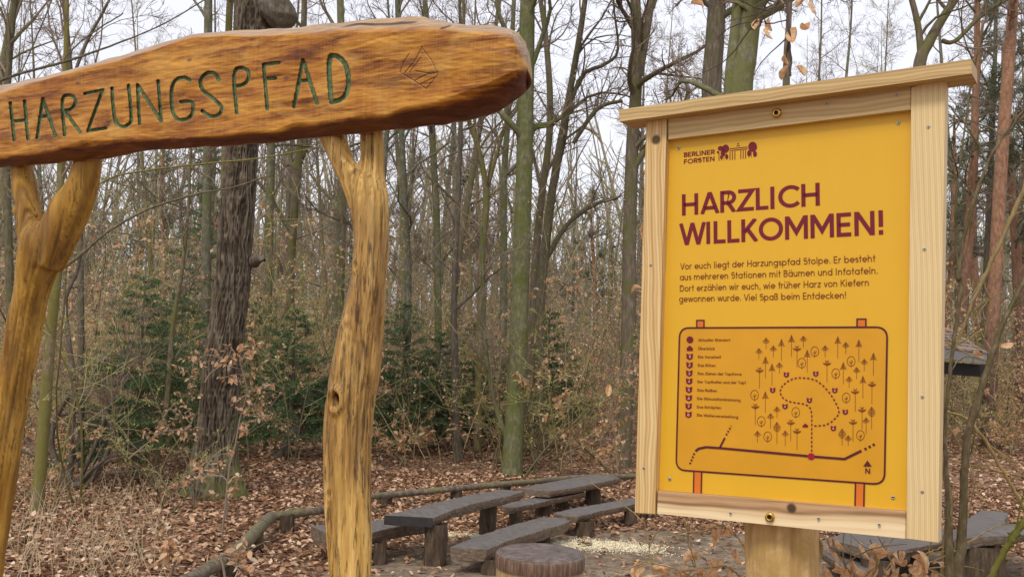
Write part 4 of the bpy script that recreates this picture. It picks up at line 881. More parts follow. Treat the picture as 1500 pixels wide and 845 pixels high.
BOT = [(-90, 262), (0, 244), (50, 241), (100, 236), (150, 232), (200, 222), (300, 215), (400, 208), (500, 198), (560, 191), (600, 188), (660, 180), (715, 170), (730, 163), (765, 141), (775, 131), (779, 124), (780, 119)]
UPF = [(-90, 160), (0, 137), (100, 108), (200, 82), (290, 54), (400, 55), (500, 48), (590, 47), (650, 45), (700, 50), (750, 58), (780, 118)]
LOF = [(-90, 245), (0, 226), (77, 217), (123, 206), (200, 205), (308, 197), (400, 189), (472, 175), (565, 166), (641, 148), (703, 126), (749, 105), (772, 95), (780, 118)]
ip = lambda T_, x: np.interp(x, [a for a, _ in T_], [b for _, b in T_])
NX, NY = 1150, 210
cx = np.concatenate([np.linspace(-90, 740, NX - 150), np.linspace(740, 779.8, 151)[1:]]); tt = np.linspace(0, 1, NY)
CX, TTT = np.meshgrid(cx, tt, indexing='ij'); yt, yb = ip(TOP, CX), ip(BOT, CX)
yt = yt + noise2(CX * .05, CX * 0, 61) * 1.1; yb = yb + noise2(CX * .06, CX * 0, 62) * 1.3
CY = yt + (yb - yt) * TTT; yu, yl = ip(UPF, CX) + noise2(CX * .03, CX * 0, 63) * 2, ip(LOF, CX) + noise2(CX * .03, CX * 0, 64) * 3
ue = np.clip((yu - CY) / np.maximum(yu - yt, 1.5), 0, 1); le = np.clip((CY - yl) / np.maximum(yb - yl, 2), 0, 1)
dep = .10 * ue ** 1.6 + .012 * (ue > 0) * 0 + (yb - yl) / 440 * (.35 * le + .65 * le ** 2) * 1.15
endr = np.clip((CX - 735) / 45, 0, 1); dep += .16 * (1 - np.sqrt(np.clip(1 - endr ** 2, 0, 1)))
dep += noise2(CX * .018, CY * .05, 65) * .004 + noise2(CX * .09, CY * .25, 66) * .0010 + ue * noise2(CX * .05, CY * .3, 67) * .008 + le * noise2(CX * .04, CY * .15, 68) * .008
# split in the weathered top edge
crk = np.exp(-((CY - (39 - (CX - 500) * .065 + 2 * noise2(CX * .04, CX * 0, 69))) / 2.2) ** 2) * sstep((CX - 480) / 40) * sstep((625 - CX) / 25) + np.exp(-((CY - (45 - (CX - 640) * .35)) / 2.) ** 2) * sstep((CX - 636) / 15) * sstep((668 - CX) / 12)
dep += crk * .014
# carved letters
c1 = lambda P_: [(x / 3.25, y / 3.25) for x, y in P_]; c2 = lambda P_: [(380 + x / 3.25, y / 3.25) for x, y in P_]
LET = [[c1([(50, 492), (68, 668)]), c1([(117, 482), (133, 665)]), c1([(60, 580), (127, 573)])],
       [c1([(177, 658), (205, 472), (265, 650)]), c1([(190, 560), (234, 553)])],
       [c1([(308, 645), (291, 460), (335, 452), (356, 468), (362, 492), (345, 520), (300, 535)]), c1([(312, 535), (382, 632)])],
       [c1([(405, 448), (490, 430), (418, 625), (503, 612)])],
       [c1([(533, 422), (540, 520), (552, 582), (578, 603), (606, 597), (625, 565), (612, 408)])],
       [c1([(665, 592), (655, 405), (768, 580), (753, 388)])],
       [c1([(903, 385), (880, 371), (845, 378), (822, 410), (816, 470), (825, 540), (850, 571), (890, 568), (917, 540), (913, 488), (862, 487)])],
       [c1([(1042, 382), (1020, 352), (985, 350), (957, 385), (965, 430), (1020, 475), (1053, 510), (1045, 545), (1005, 556), (963, 530)])],
       [c1([(1127, 540), (1108, 330), (1160, 322), (1185, 345), (1185, 382), (1160, 406), (1118, 414)])],
       [c2([(38, 520), (20, 310), (92, 300)]), c2([(28, 378), (75, 375)])],
       [c2([(165, 510), (208, 288), (275, 495)]), c2([(188, 388), (235, 384)])],
       [c2([(343, 488), (325, 265), (372, 267), (408, 300), (426, 360), (422, 430), (398, 475), (343, 488)])]]
LW = [2.4, 2.4, 2.4, 2.3, 2.5, 2.4, 2.6, 2.7, 2.6, 2.6, 2.7, 3.6]
dist = np.full(CX.shape, 99.); who = np.full(CX.shape, -1)
for li_, (L_, lw_) in enumerate(zip(LET, LW)):
    allp = np.array([p for s_ in L_ for p in s_]); m_ = (CX > allp[:, 0].min() - 8) & (CX < allp[:, 0].max() + 8); x_, y_ = CX[m_], CY[m_]; best = np.full(x_.shape, 99.)
    for s_ in L_:
        s_ = resample(s_, len(s_) * 5) if li_ in (4, 6, 7) else np.array(s_, float)
        if li_ in (2, 8, 11) and len(s_) > 4:
            for _ in range(3): s_ = np.vstack([s_[:1], np.stack([s_[:-1] * .75 + s_[1:] * .25, s_[:-1] * .25 + s_[1:] * .75], 1).reshape(-1, 2), s_[-1:]])
        for a, b in zip(s_[:-1], s_[1:]):
            d = np.array(b) - a; u = np.clip(((x_ - a[0]) * d[0] + (y_ - a[1]) * d[1]) / (d @ d + 1e-9), 0, 1); best = np.minimum(best, np.hypot(x_ - a[0] - u * d[0], y_ - a[1] - u * d[1]))
    best = best / lw_ + noise2(x_ * .35, y_ * .35, 70) * .12
    dd_ = dist[m_]; w_ = who[m_]; bt = best < dd_; dd_[bt] = best[bt]; w_[bt] = li_; dist[m_] = dd_; who[m_] = w_
dep += .011 * sstep((1.15 - dist) / .45)
# thin sketch lines of the carved emblem
SK = [c2(q) for q in ([(670, 345), (685, 300), (715, 255)], [(690, 350), (735, 300), (775, 225)], [(715, 345), (770, 275)], [(670, 345), (735, 385), (795, 425)], [(795, 425), (850, 355)], [(850, 355), (820, 290), (770, 225)], [(740, 385), (800, 355), (850, 345)], [(745, 340), (820, 352)], [(770, 400), (835, 370)])]
sk = np.full(CX.shape, 99.); m_ = (CX > 570) & (CX < 660); x_, y_ = CX[m_], CY[m_]; best = np.full(x_.shape, 99.)
for s_ in SK:
    for a, b in zip(s_[:-1], s_[1:]):
        a = np.array(a); d = np.array(b) - a; u = np.clip(((x_ - a[0]) * d[0] + (y_ - a[1]) * d[1]) / (d @ d), 0, 1); best = np.minimum(best, np.hypot(x_ - a[0] - u * d[0], y_ - a[1] - u * d[1]))
sk[m_] = best; skm = sstep((1.0 - sk) / .8); dep += skm * .0025
DX = np.empty(CX.shape + (3,)); D0 = M @ np.array([0, 0, -1.]); RX, RYv = M @ np.array([1, 0, 0.]), M @ np.array([0, 1, 0.])
RAY = RX[None, None] * ((CX - 750) / F)[..., None] + RYv[None, None] * (-(CY - 422.5) / F)[..., None] + D0
q0 = CAM - GP; tnum = dep - q0 @ GN; tpar = tnum / (RAY @ GN); W3 = q0 + RAY * tpar[..., None]; LV = np.stack([W3 @ GU, W3 @ GN, W3 @ GZ], -1)
groove = sstep((1.2 - dist) / .5)
i, j = np.meshgrid(np.arange(NX - 0 - 1), np.arange(NY - 1), indexing='ij'); b_ = i * NY + j
Q = np.stack([b_, b_ + 1, b_ + NY + 1, b_ + NY], -1).reshape(-1, 4); fd = ((dist[:-1, :-1] + dist[1:, 1:]) / 2 < 1.0).ravel(); fw = who[:-1, :-1].ravel()
# back half of the log
prof = np.linspace(0, np.pi, 15)[1:-1]; cxb = np.arange(0, NX, 8); cxb[-1] = NX - 1
Vf = LV.reshape(-1, 3); bk = []
for c_ in cxb:
    tpt, bpt = LV[c_, 0], LV[c_, -1]; mid = (tpt + bpt) / 2; hv = (tpt - bpt) / 2
    for a in prof: bk.append(mid + hv * np.cos(a) + np.array([-.10, .13, 0]) * np.sin(a) * min(1, np.linalg.norm(hv) / .12))
bk = np.array(bk).reshape(len(cxb), 13, 3); ring = np.concatenate([LV[cxb, 0][:, None], bk, LV[cxb, -1][:, None]], 1); nb_ = len(Vf)
i, j = np.meshgrid(np.arange(len(cxb) - 1), np.arange(14), indexing='ij'); r0 = nb_ + i * 15 + j; QB = np.stack([r0, r0 + 15, r0 + 16, r0 + 1], -1).reshape(-1, 4)
Vall = np.vstack([Vf, ring.reshape(-1, 3)])
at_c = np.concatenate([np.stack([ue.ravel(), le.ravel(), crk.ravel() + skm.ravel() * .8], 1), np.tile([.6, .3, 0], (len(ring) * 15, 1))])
# material of the oiled beam
t = NT('oiled_oak_beam'); P = t.P; ed = t.n('SeparateXYZ', i_0=t.n('Attribute', attribute_name='edges').outputs['Vector'])
g1 = t.noise(t.scalev(P, (1.6, 3, 14)), 2.0, 6, .6, .6); g2 = t.noise(t.scalev(P, (5, 20, 90)), 2.2, 6, .65, .35); g3_ = t.noise(t.scalev(P, (2.2, 4, 3.4)), 1.7, 4, .6, .8); saw = t.noise(t.scalev(P, (160, 3, 4)), 1.0, 2)
fib = t.noise(t.scalev(P, (9, 60, 230)), 1.6, 4, .6, .2); v_ = t.math('ADD', t.math('MULTIPLY', g1, .6), t.math('ADD', t.math('MULTIPLY', g2, .27), t.math('MULTIPLY', fib, .18))); v_ = t.math('ADD', v_, t.math('MULTIPLY', t.math('SUBTRACT', saw, .5), .08))
col = t.ramp(v_, [(.39, (.06, .016, .004)), (.46, (.22, .072, .009)), (.53, (.40, .165, .018)), (.64, (.58, .285, .04))])
col = t.mix(t.rng(g3_, .5, .68, 0, .6), col, t.mix(1., col, (.72, .48, .30), 'MULTIPLY')); col = t.mix(t.rng(g3_, .46, .34, 0, .5), col, t.mix(v_, (.42, .22, .04), (.60, .35, .09)))
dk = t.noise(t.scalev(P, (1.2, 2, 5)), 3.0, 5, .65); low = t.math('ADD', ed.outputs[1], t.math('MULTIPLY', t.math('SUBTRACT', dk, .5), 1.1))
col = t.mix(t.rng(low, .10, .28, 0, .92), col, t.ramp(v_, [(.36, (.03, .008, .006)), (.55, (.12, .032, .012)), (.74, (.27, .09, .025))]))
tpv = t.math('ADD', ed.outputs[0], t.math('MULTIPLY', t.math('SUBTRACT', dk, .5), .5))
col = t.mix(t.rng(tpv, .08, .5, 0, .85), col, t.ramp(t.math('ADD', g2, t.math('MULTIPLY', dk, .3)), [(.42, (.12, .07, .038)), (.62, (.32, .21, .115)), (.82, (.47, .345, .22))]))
col = t.mix(t.rng(ed.outputs[2], .3, .8, 0, .9), col, (.05, .02, .012))
for kx_, kz_, kr_ in ((g3(277, 88)[0], g3(277, 88)[2], .009), (g3(419, 115)[0], g3(419, 115)[2], .010), (g3(113, 122)[0], g3(113, 122)[2], .009)):
    dv = t.n('VectorMath', operation='SUBTRACT', i_0=P, i_1=(kx_, 0, kz_)); dv = t.n('VectorMath', operation='MULTIPLY', i_0=dv.outputs[0], i_1=(.7, 0, 1)); ln_ = t.n('VectorMath', operation='LENGTH', i_0=dv.outputs[0]).outputs['Value']
    col = t.mix(t.rng(t.math('ADD', ln_, t.math('MULTIPLY', t.math('SUBTRACT', t.noise(P, 120, 3), .5), .01)), kr_ * 1.15, kr_ * .5, 0, .75), col, (.10, .04, .018))
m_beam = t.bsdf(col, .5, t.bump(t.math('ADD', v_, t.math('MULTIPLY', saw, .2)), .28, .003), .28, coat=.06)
t = NT('green_letter_paint'); n1 = t.noise(t.P, 60, 4); m_let = t.bsdf(t.mix(t.rng(n1, .45, .62, 0, .8), (.13, .185, .085), (.045, .06, .03)), .7, None, .25)
keep = Q[~fd]; used, inv = np.unique(np.concatenate([keep.ravel(), QB.ravel()]), return_inverse=True); nk = len(keep) * 4
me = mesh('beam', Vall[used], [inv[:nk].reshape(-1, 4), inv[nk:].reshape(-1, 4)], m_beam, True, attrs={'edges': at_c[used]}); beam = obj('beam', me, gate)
for li_ in range(12):
    qq = Q[fd & (fw == li_)]; u_, iv = np.unique(qq.ravel(), return_inverse=True); obj('letter', mesh('letter', Vall[u_], iv.reshape(-1, 4), m_let, True), beam)

# forked trunks that carry the beam: several limbs fused into one skin, then carved with grain furrows
def fused(name, limbs, dep0, mat, dents=(), lab=None, vox=.007):
    T = Tubes()
    for L_, rd in limbs:
        P_ = []; R_ = []
        for (x0, x1, y_, dz) in L_:
            c_ = g3((x0 + x1) / 2, y_, dep0 + dz); P_.append(c_); wd = GP + GU * c_[0] + GN * c_[1] + GZ * c_[2] - CAM; ra, rb = nrm(ray(x0, y_)), nrm(ray(x1, y_)); R_.append(np.linalg.norm(wd) * np.linalg.norm(rb - ra) / 2)
        c = resample([np.append(p, r) for p, r in zip(P_, R_)], 30); T.add(c[:, :3], c[:, 3] * rd)
    g = Geo()
    for p, r in T.P:
        n = 28; th = np.arange(n) * 2 * np.pi / n; Tg = np.gradient(p, axis=0); Tg /= np.linalg.norm(Tg, axis=1, keepdims=True); Ax = np.cross(Tg, [0, 1, 0]); Ax /= np.linalg.norm(Ax, axis=1, keepdims=True); Bx = np.cross(Tg, Ax); k = len(p)
        V = p[:, None] + r[:, None, None] * (Ax[:, None] * np.cos(th)[None, :, None] + Bx[:, None] * np.sin(th)[None, :, None] * .92)
        i, j = np.meshgrid(np.arange(k - 1), np.arange(n), indexing='ij'); j2 = (j + 1) % n
        g.add(np.vstack([V.reshape(-1, 3), p[0], p[-1]]), np.stack([i * n + j, i * n + j2, (i + 1) * n + j2, (i + 1) * n + j], -1).reshape(-1, 4))
        off = g.n - len(V.reshape(-1, 3)) - 2; g.F.setdefault(3, []).append(np.array([(off + (a + 1) % n, off + a, off + k * n) for a in range(n)] + [(off + (k - 1) * n + a, off + (k - 1) * n + (a + 1) % n, off + k * n + 1) for a in range(n)]))
    me = g.me(name, mat, True); o = obj(name, me, gate, label=lab)
    md = o.modifiers.new('r', 'REMESH'); md.mode = 'VOXEL'; md.voxel_size = vox; md.use_smooth_shade = True
    sm = o.modifiers.new('s', 'SMOOTH'); sm.iterations = 26; sm.factor = .5
    dg = bpy.context.evaluated_depsgraph_get(); ev = o.evaluated_get(dg); m2 = bpy.data.meshes.new_from_object(ev); o.modifiers.clear(); o.data = m2
    nv = len(m2.vertices); V = np.empty(nv * 3, np.float32); m2.vertices.foreach_get('co', V); V = V.reshape(-1, 3).astype(float); N = np.empty(nv * 3, np.float32); m2.vertices.foreach_get('normal', N); N = N.reshape(-1, 3)
    cxm = float(np.median(V[:, 0])); a = np.arctan2(V[:, 1] - dep0, V[:, 0] - np.interp(V[:, 2], np.sort(T.P[0][0][:, 2]), T.P[0][0][np.argsort(T.P[0][0][:, 2]), 0]))
    fur = -np.maximum(noise2(a * 7 + 20, V[:, 2] * 4.5 + a, 81), .15) * .011 + noise2(a * 3 + 60, V[:, 2] * 8, 85) * .0035 - np.maximum(noise2(a * 11 + 40, V[:, 2] * 3.2, 82) - .45, 0) * .016 + noise2(a * 22 + 40, V[:, 2] * 12, 84) * .0012 + noise2(a * 2.4 + 9, V[:, 2] * 3, 83) * .005
    for (dx, dz_, rad, dd_) in dents:
        c = g3(dx, dz_, dep0); r2 = ((V[:, 0] - c[0]) / rad) ** 2 + ((V[:, 2] - c[2]) / (rad * 1.6)) ** 2; mask = V[:, 1] < dep0; fur = fur + mask * (-dd_ * np.exp(-r2 * 2.2) + dd_ * .45 * np.exp(-(np.sqrt(r2) - 1.5) ** 2 * 3))
    pit = np.zeros(nv)
    for (dx, dz_, rad, dd_) in dents[:1]:
        c = g3(dx, dz_, dep0); pit = np.maximum(pit, (V[:, 1] < dep0) * np.exp(-(((V[:, 0] - c[0]) / rad) ** 2 + ((V[:, 2] - c[2] - .01) / (rad * 2.2)) ** 2) * 2.6)) * (1 if dd_ > .02 else .6)
    V = V + N * fur[:, None]; ap_ = m2.attributes.new('pit', 'FLOAT', 'POINT'); ap_.data.foreach_set('value', pit.astype(np.float32)); m2.vertices.foreach_set('co', V.astype(np.float32).ravel())
    m2.polygons.foreach_set('use_smooth', np.ones(len(m2.polygons), bool)); at_ = m2.attributes.new('fur', 'FLOAT', 'POINT'); at_.data.foreach_set('value', np.clip(-fur * 90, 0, 1).astype(np.float32)); m2.update(); m2.materials.clear(); m2.materials.append(mat)
    return o
def post_mat(name, a, b, c, streak, patch=(.25, .12, .04), sc=(34, 34, 2.6)):
    t = NT(name); P = t.P; n1 = t.noise(t.scalev(P, sc), 1.0, 5, .65, .4); n2 = t.noise(t.scalev(P, (5, 5, 2)), 1., 5, .6); n3 = t.noise(t.scalev(P, (95, 95, 9)), 1., 4, .75, .3); rg_ = t.n('Attribute', attribute_name='fur').outputs['Fac']
    col = t.ramp(n1, [(.3, c), (.48, b), (.66, a)]); col = t.mix(t.rng(n2, .5, .7, 0, .6), col, patch)
    dkf = t.rng(t.math('ADD', t.math('MULTIPLY', n3, .7), t.math('ADD', t.math('MULTIPLY', t.noise(t.scalev(P, (13, 13, 2.6)), 1., 4, .7), .36), t.math('MULTIPLY', t.noise(t.scalev(P, (75, 75, 7)), 1., 4, .7), .25))), .72 - streak * .1, .80 - streak * .08, 0, .85)
    col = t.mix(dkf, col, (.075, .045, .025)); col = t.mix(t.math('MULTIPLY', rg_, .6), col, (.10, .06, .03))
    col = t.mix(t.rng(t.math('ADD', t.n('Attribute', attribute_name='pit').outputs['Fac'], t.math('MULTIPLY', t.math('SUBTRACT', n3, .5), .5)), .3, .6), col, (.035, .014, .007))
    return t.bsdf(col, .5, t.bump(t.math('ADD', n1, t.math('MULTIPLY', n3, .6)), .75, .006), .22)
PM_R = post_mat('streaked_yellow_trunk', (.76, .51, .185), (.60, .355, .09), (.33, .17, .042), .5)
PM_L = post_mat('ochre_peeled_trunk', (.52, .30, .06), (.38, .20, .03), (.20, .09, .014), .15, (.22, .095, .02), (20, 20, 1.8))
fused('forked_post', [([(480, 546, 905, 0), (480, 546, 845, 0), (474, 545, 700, 0), (475, 549, 600, 0), (482, 557, 540, 0), (491, 561, 490, 0), (506, 566, 430, 0), (514, 571, 360, 0), (512, 571, 300, 0), (512, 564, 268, 0), (524, 556, 250, 0)], 1.0),
                      ([(515, 568, 330, 0), (500, 540, 275, -.01), (484, 522, 240, -.02), (472, 510, 210, -.02), (460, 500, 184, -.02)], .96), ([(520, 571, 330, 0), (522, 566, 270, .01), (527, 563, 230, .01), (527, 562, 195, .01), (527, 560, 170, .01)], .98)], .12, PM_R, [(512, 585, .016, .032), (478, 640, .010, .014), (524, 470, .010, -.006), (535, 392, .009, .008), (500, 720, .009, .009)], 'right forked trunk, yellow with dark streaks')
fused('forked_post', [([(-76, -14, 930, 0), (-52, 7, 845, 0), (-37, 20, 740, 0), (-22, 34, 650, 0), (-14, 42, 600, 0), (1, 59, 502, 0), (14, 74, 430, 0), (20, 96, 375, 0), (24, 100, 345, 0), (40, 86, 325, 0)], 1.0),
                      ([(22, 84, 370, 0), (19, 66, 320, -.01), (16, 58, 280, -.01), (14, 50, 246, -.01), (13, 46, 225, -.01)], .97), ([(30, 98, 385, 0), (62, 130, 320, .01), (91, 144, 280, .01), (103, 150, 246, .01), (108, 154, 222, .01)], 1.0)], .12, PM_L, [(33, 312, .016, -.012), (24, 745, .01, .014)], 'left forked trunk, smooth and ochre')

# ------------------------------------------------------------------ benches, picnic tables, stump
def weathered(name, a=(.20, .175, .16), b=(.10, .082, .072), c=(.30, .27, .255)):
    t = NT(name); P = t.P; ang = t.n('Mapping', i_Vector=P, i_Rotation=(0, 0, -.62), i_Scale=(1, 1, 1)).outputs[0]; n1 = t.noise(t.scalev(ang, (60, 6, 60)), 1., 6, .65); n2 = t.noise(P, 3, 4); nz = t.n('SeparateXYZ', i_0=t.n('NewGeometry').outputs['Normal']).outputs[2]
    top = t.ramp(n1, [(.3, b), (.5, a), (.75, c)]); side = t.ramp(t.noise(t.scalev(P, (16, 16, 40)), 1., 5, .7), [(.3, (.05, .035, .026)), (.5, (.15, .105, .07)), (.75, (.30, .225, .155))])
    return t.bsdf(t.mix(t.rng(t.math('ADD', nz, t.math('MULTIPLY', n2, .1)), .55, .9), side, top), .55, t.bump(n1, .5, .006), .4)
W_TAB = weathered('grey_weathered_plank', (.125, .11, .10), (.05, .042, .038), (.24, .215, .195)); t = NT('charred_dark_wood'); W_CHAR = t.bsdf(t.mix(t.noise(t.P, 20, 5), (.012, .012, .014), (.05, .045, .042)), .7, None, .3)
t = NT('rough_leg_wood'); n1 = t.noise(t.scalev(t.P, (1, 1, .2)), 28, 6, .7); W_LEG = t.bsdf(t.mix(t.rng(t.noise(t.P, 5, 4), .5, .7, 0, .5), t.ramp(n1, [(.3, (.03, .021, .015)), (.55, (.10, .068, .044)), (.78, (.22, .155, .10))]), (.09, .09, .055)), .85, t.bump(n1, .8, .02), .2)
W_LEGD = t.m
def slab(pxs, z, thick, mat, name='seat', parent=None, org=(0, 0, 0), belly=0.0, n_sub=8, rg=np.random.default_rng(1)):
    """half-log slab: outline read in the plane at height z, bellied underside with rough edges"""
    P = np.array([onz(a, b, z) for a, b in pxs]); out = []
    for a, b in zip(P, np.roll(P, -1, 0)):
        ns = max(2, int(np.linalg.norm(b - a) / .12)); out += [a * (1 - s) + b * s for s in np.arange(ns) / ns]
    P = np.array(out); n = len(P); c = P.mean(0); P[:, :2] += rg.normal(0, .006, (n, 2))
    ax = np.linalg.svd(P[:, :2] - c[:2])[2][0]; cr = np.array([-ax[1], ax[0]]); u = (P[:, :2] - c[:2]) @ ax; w = (P[:, :2] - c[:2]) @ cr
    rings = [(.985, 0.0), (1.0, -.008), (1.0 if not belly else .97, -thick * .45), (.93 if not belly else .84, -thick * .9), (.6 if belly else .85, -thick)]
    V = []
    for s, dz in rings: V.append(np.column_stack([c[0] + ax[0] * u + cr[0] * w * s, c[1] + ax[1] * u + cr[1] * w * s, z + dz + rg.normal(0, .0035, n) * (dz < -.01)]))
    V = np.vstack(V + [[[c[0], c[1], z]], [[c[0], c[1], z - thick]]]); g = Geo(); k = len(rings)
    # top as strips across the slab so it stays planar
    g.add(V - org, [(r * n + i, r * n + (i + 1) % n, (r + 1) * n + (i + 1) % n, (r + 1) * n + i) for r in range(k - 1) for i in range(n)])
    g.F[3] = [np.array([((i + 1) % n, i, k * n) for i in range(n)] + [((k - 1) * n + i, (k - 1) * n + (i + 1) % n, k * n + 1) for i in range(n)])]
    return obj(name, g.me(name, mat), parent)
def leg(pxl, pxr, pyb, ztop, parent, org, mat=None, depth=.8, name='leg', rg=np.random.default_rng(2)):
    a, b = gnd(pxl, pyb), gnd(pxr, pyb); w = np.linalg.norm(b - a) / 2; c = (a + b) / 2; c = c + nrm([c[0], c[1], 0]) * w * depth * .8; n = 14; k = 7; V = []
    for t_ in np.linspace(0, 1, k):
        th = np.arange(n) * 2 * np.pi / n; r = 1 + .05 * rg.normal(0, 1, n) * .6; sq = (np.abs(np.cos(th)) ** 4 + np.abs(np.sin(th)) ** 4) ** -.18
        V.append(np.column_stack([c[0] + w * np.cos(th) * r * sq * (1 - .03 * t_), c[1] + w * depth * np.sin(th) * r * sq, np.full(n, c[2] - .08 + (ztop - c[2] + .08) * t_)]))
    g = Geo(); V = np.vstack(V); g.add(V - org, [(i + q * n, (i + 1) % n + q * n, (i + 1) % n + (q + 1) * n, i + (q + 1) * n) for q in range(k - 1) for i in range(n)])
    return obj(name, g.me(name, mat or W_LEG, True), parent)
def furn(name, top, hgt, thick, legs, lab, cat, grp, gz_px, belly=0.0, extra=None, part='seat'):
    base = gnd(*gz_px); z = base[2] + hgt; e = obj(name, None, label=lab, cat=cat, group=grp, loc=base)
    slab(top, z, thick, W_TAB, part, e, base, belly)
    for (a, b, c) in legs: leg(a, b, c, z - thick * .8, e, base)
    if extra: extra(e, base, z)
    return e
def charred(e, base, z):
    a, b = onz(563, 754.5, z), onz(634, 758.5, z); o = nrm(np.cross(b - a, [0, 0, 1])); o = o if o[1] < 0 else -o; g = Geo()
    V = [p + o * y_ + [0, 0, zz_] for p in (a, b) for y_ in (-.004, .006) for zz_ in (-.095, .001)]; g.add(np.array(V) - base, BOXF); obj('end_face', g.me('end_face', W_CHAR), e, label='charred black end of the table top')
TG = 'picnic tables on the trampled clearing'; BG = 'log benches on the trampled clearing'
def hz(pxtop, pxleg):   # height of a top whose near edge shows at pxtop directly over a leg foot
    b = gnd(*pxleg); d = ray(*pxtop); t_ = b[1] / d[1]; return CAM[2] + d[2] * t_ - b[2]
furn('picnic_table', [(563, 754), (600, 756), (635, 758), (667, 745), (706, 734), (745, 726), (769, 719), (733, 716.5), (690, 724), (640, 736), (595, 747)], hz((636, 757), (636, 829)), .10, [(620, 654, 829), (701, 727, 786)], 'picnic table nearest the gateway, its near end charred black', 'table', TG, (636, 829), extra=charred, part='tabletop')
furn('log_bench', [(455, 770), (480, 781), (545, 779), (590, 769), (625, 762), (600, 758), (545, 762)], hz((555, 778), (555, 827)), .15, [(546, 566, 827)], 'log bench passing behind the right gateway post, left of the first table', 'bench', BG, (555, 827), 1)
furn('log_bench', [(658, 801), (714, 804), (745, 791), (790, 777), (825, 767), (835, 762.5), (824, 757.5), (793, 757.5), (750, 768), (705, 783)], hz((715, 803), (715, 842)), .14, [(704, 729, 842), (786, 806, 800)], 'thick half-log bench in front of the first table, beside the stump', 'bench', BG, (715, 842), 1)
furn('picnic_table', [(759, 715), (785, 717), (808, 719), (845, 713), (880, 706), (908, 700), (900, 697), (866, 696), (830, 701), (795, 708)], hz((796, 717), (796, 758)), .09, [(784, 809, 758), (857, 879, 741)], 'second picnic table, farther back towards the board', 'table', TG, (796, 758), part='tabletop')
furn('log_bench', [(811, 751), (828, 755), (846, 756.5), (880, 748), (929, 738), (965, 731), (960, 726), (927, 729), (870, 739), (838, 744.5)], hz((855, 755), (855, 787)), .085, [(843, 868, 787), (914, 933, 769)], 'log bench whose end disappears behind the board, in front of the second table', 'bench', BG, (855, 787), 1)
furn('log_bench', [(733, 740), (746, 744), (780, 738), (815, 730), (857, 721), (850, 716), (815, 720), (775, 729)], hz((755, 742), (755, 772)), .08, [(745, 765, 772), (813, 832, 748)], 'log bench running behind the legs of the second table', 'bench', BG, (755, 772), 1)
furn('picnic_table', [(1212, 789), (1286, 809), (1330, 803), (1376, 795), (1420, 788), (1400, 776), (1320, 768), (1240, 778)], hz((1285, 808), (1285, 862)), .10, [(1262, 1304, 862), (1335, 1358, 838)], 'dark picnic table just behind the lower right corner of the board', 'table', TG, (1285, 862), part='tabletop')
furn('log_bench', [(1200, 806), (1226, 824), (1250, 836), (1285, 838), (1270, 815), (1226, 803)], hz((1245, 835), (1245, 866)), .10, [(1232, 1258, 872)], 'low dark bench under the corner of the board, right of the peeled post', 'bench', BG, (1245, 866), 1)
furn('picnic_table', [(1398, 789), (1440, 786), (1486, 783), (1540, 776), (1530, 762), (1500, 768), (1474, 768), (1472, 761), (1477, 751), (1460, 748), (1437, 747), (1420, 758), (1405, 776)], hz((1440, 786), (1440, 862)), .10, [(1412, 1468, 866)], 'grey picnic table with a broken notch at the right edge', 'table', TG, (1440, 862), part='tabletop')

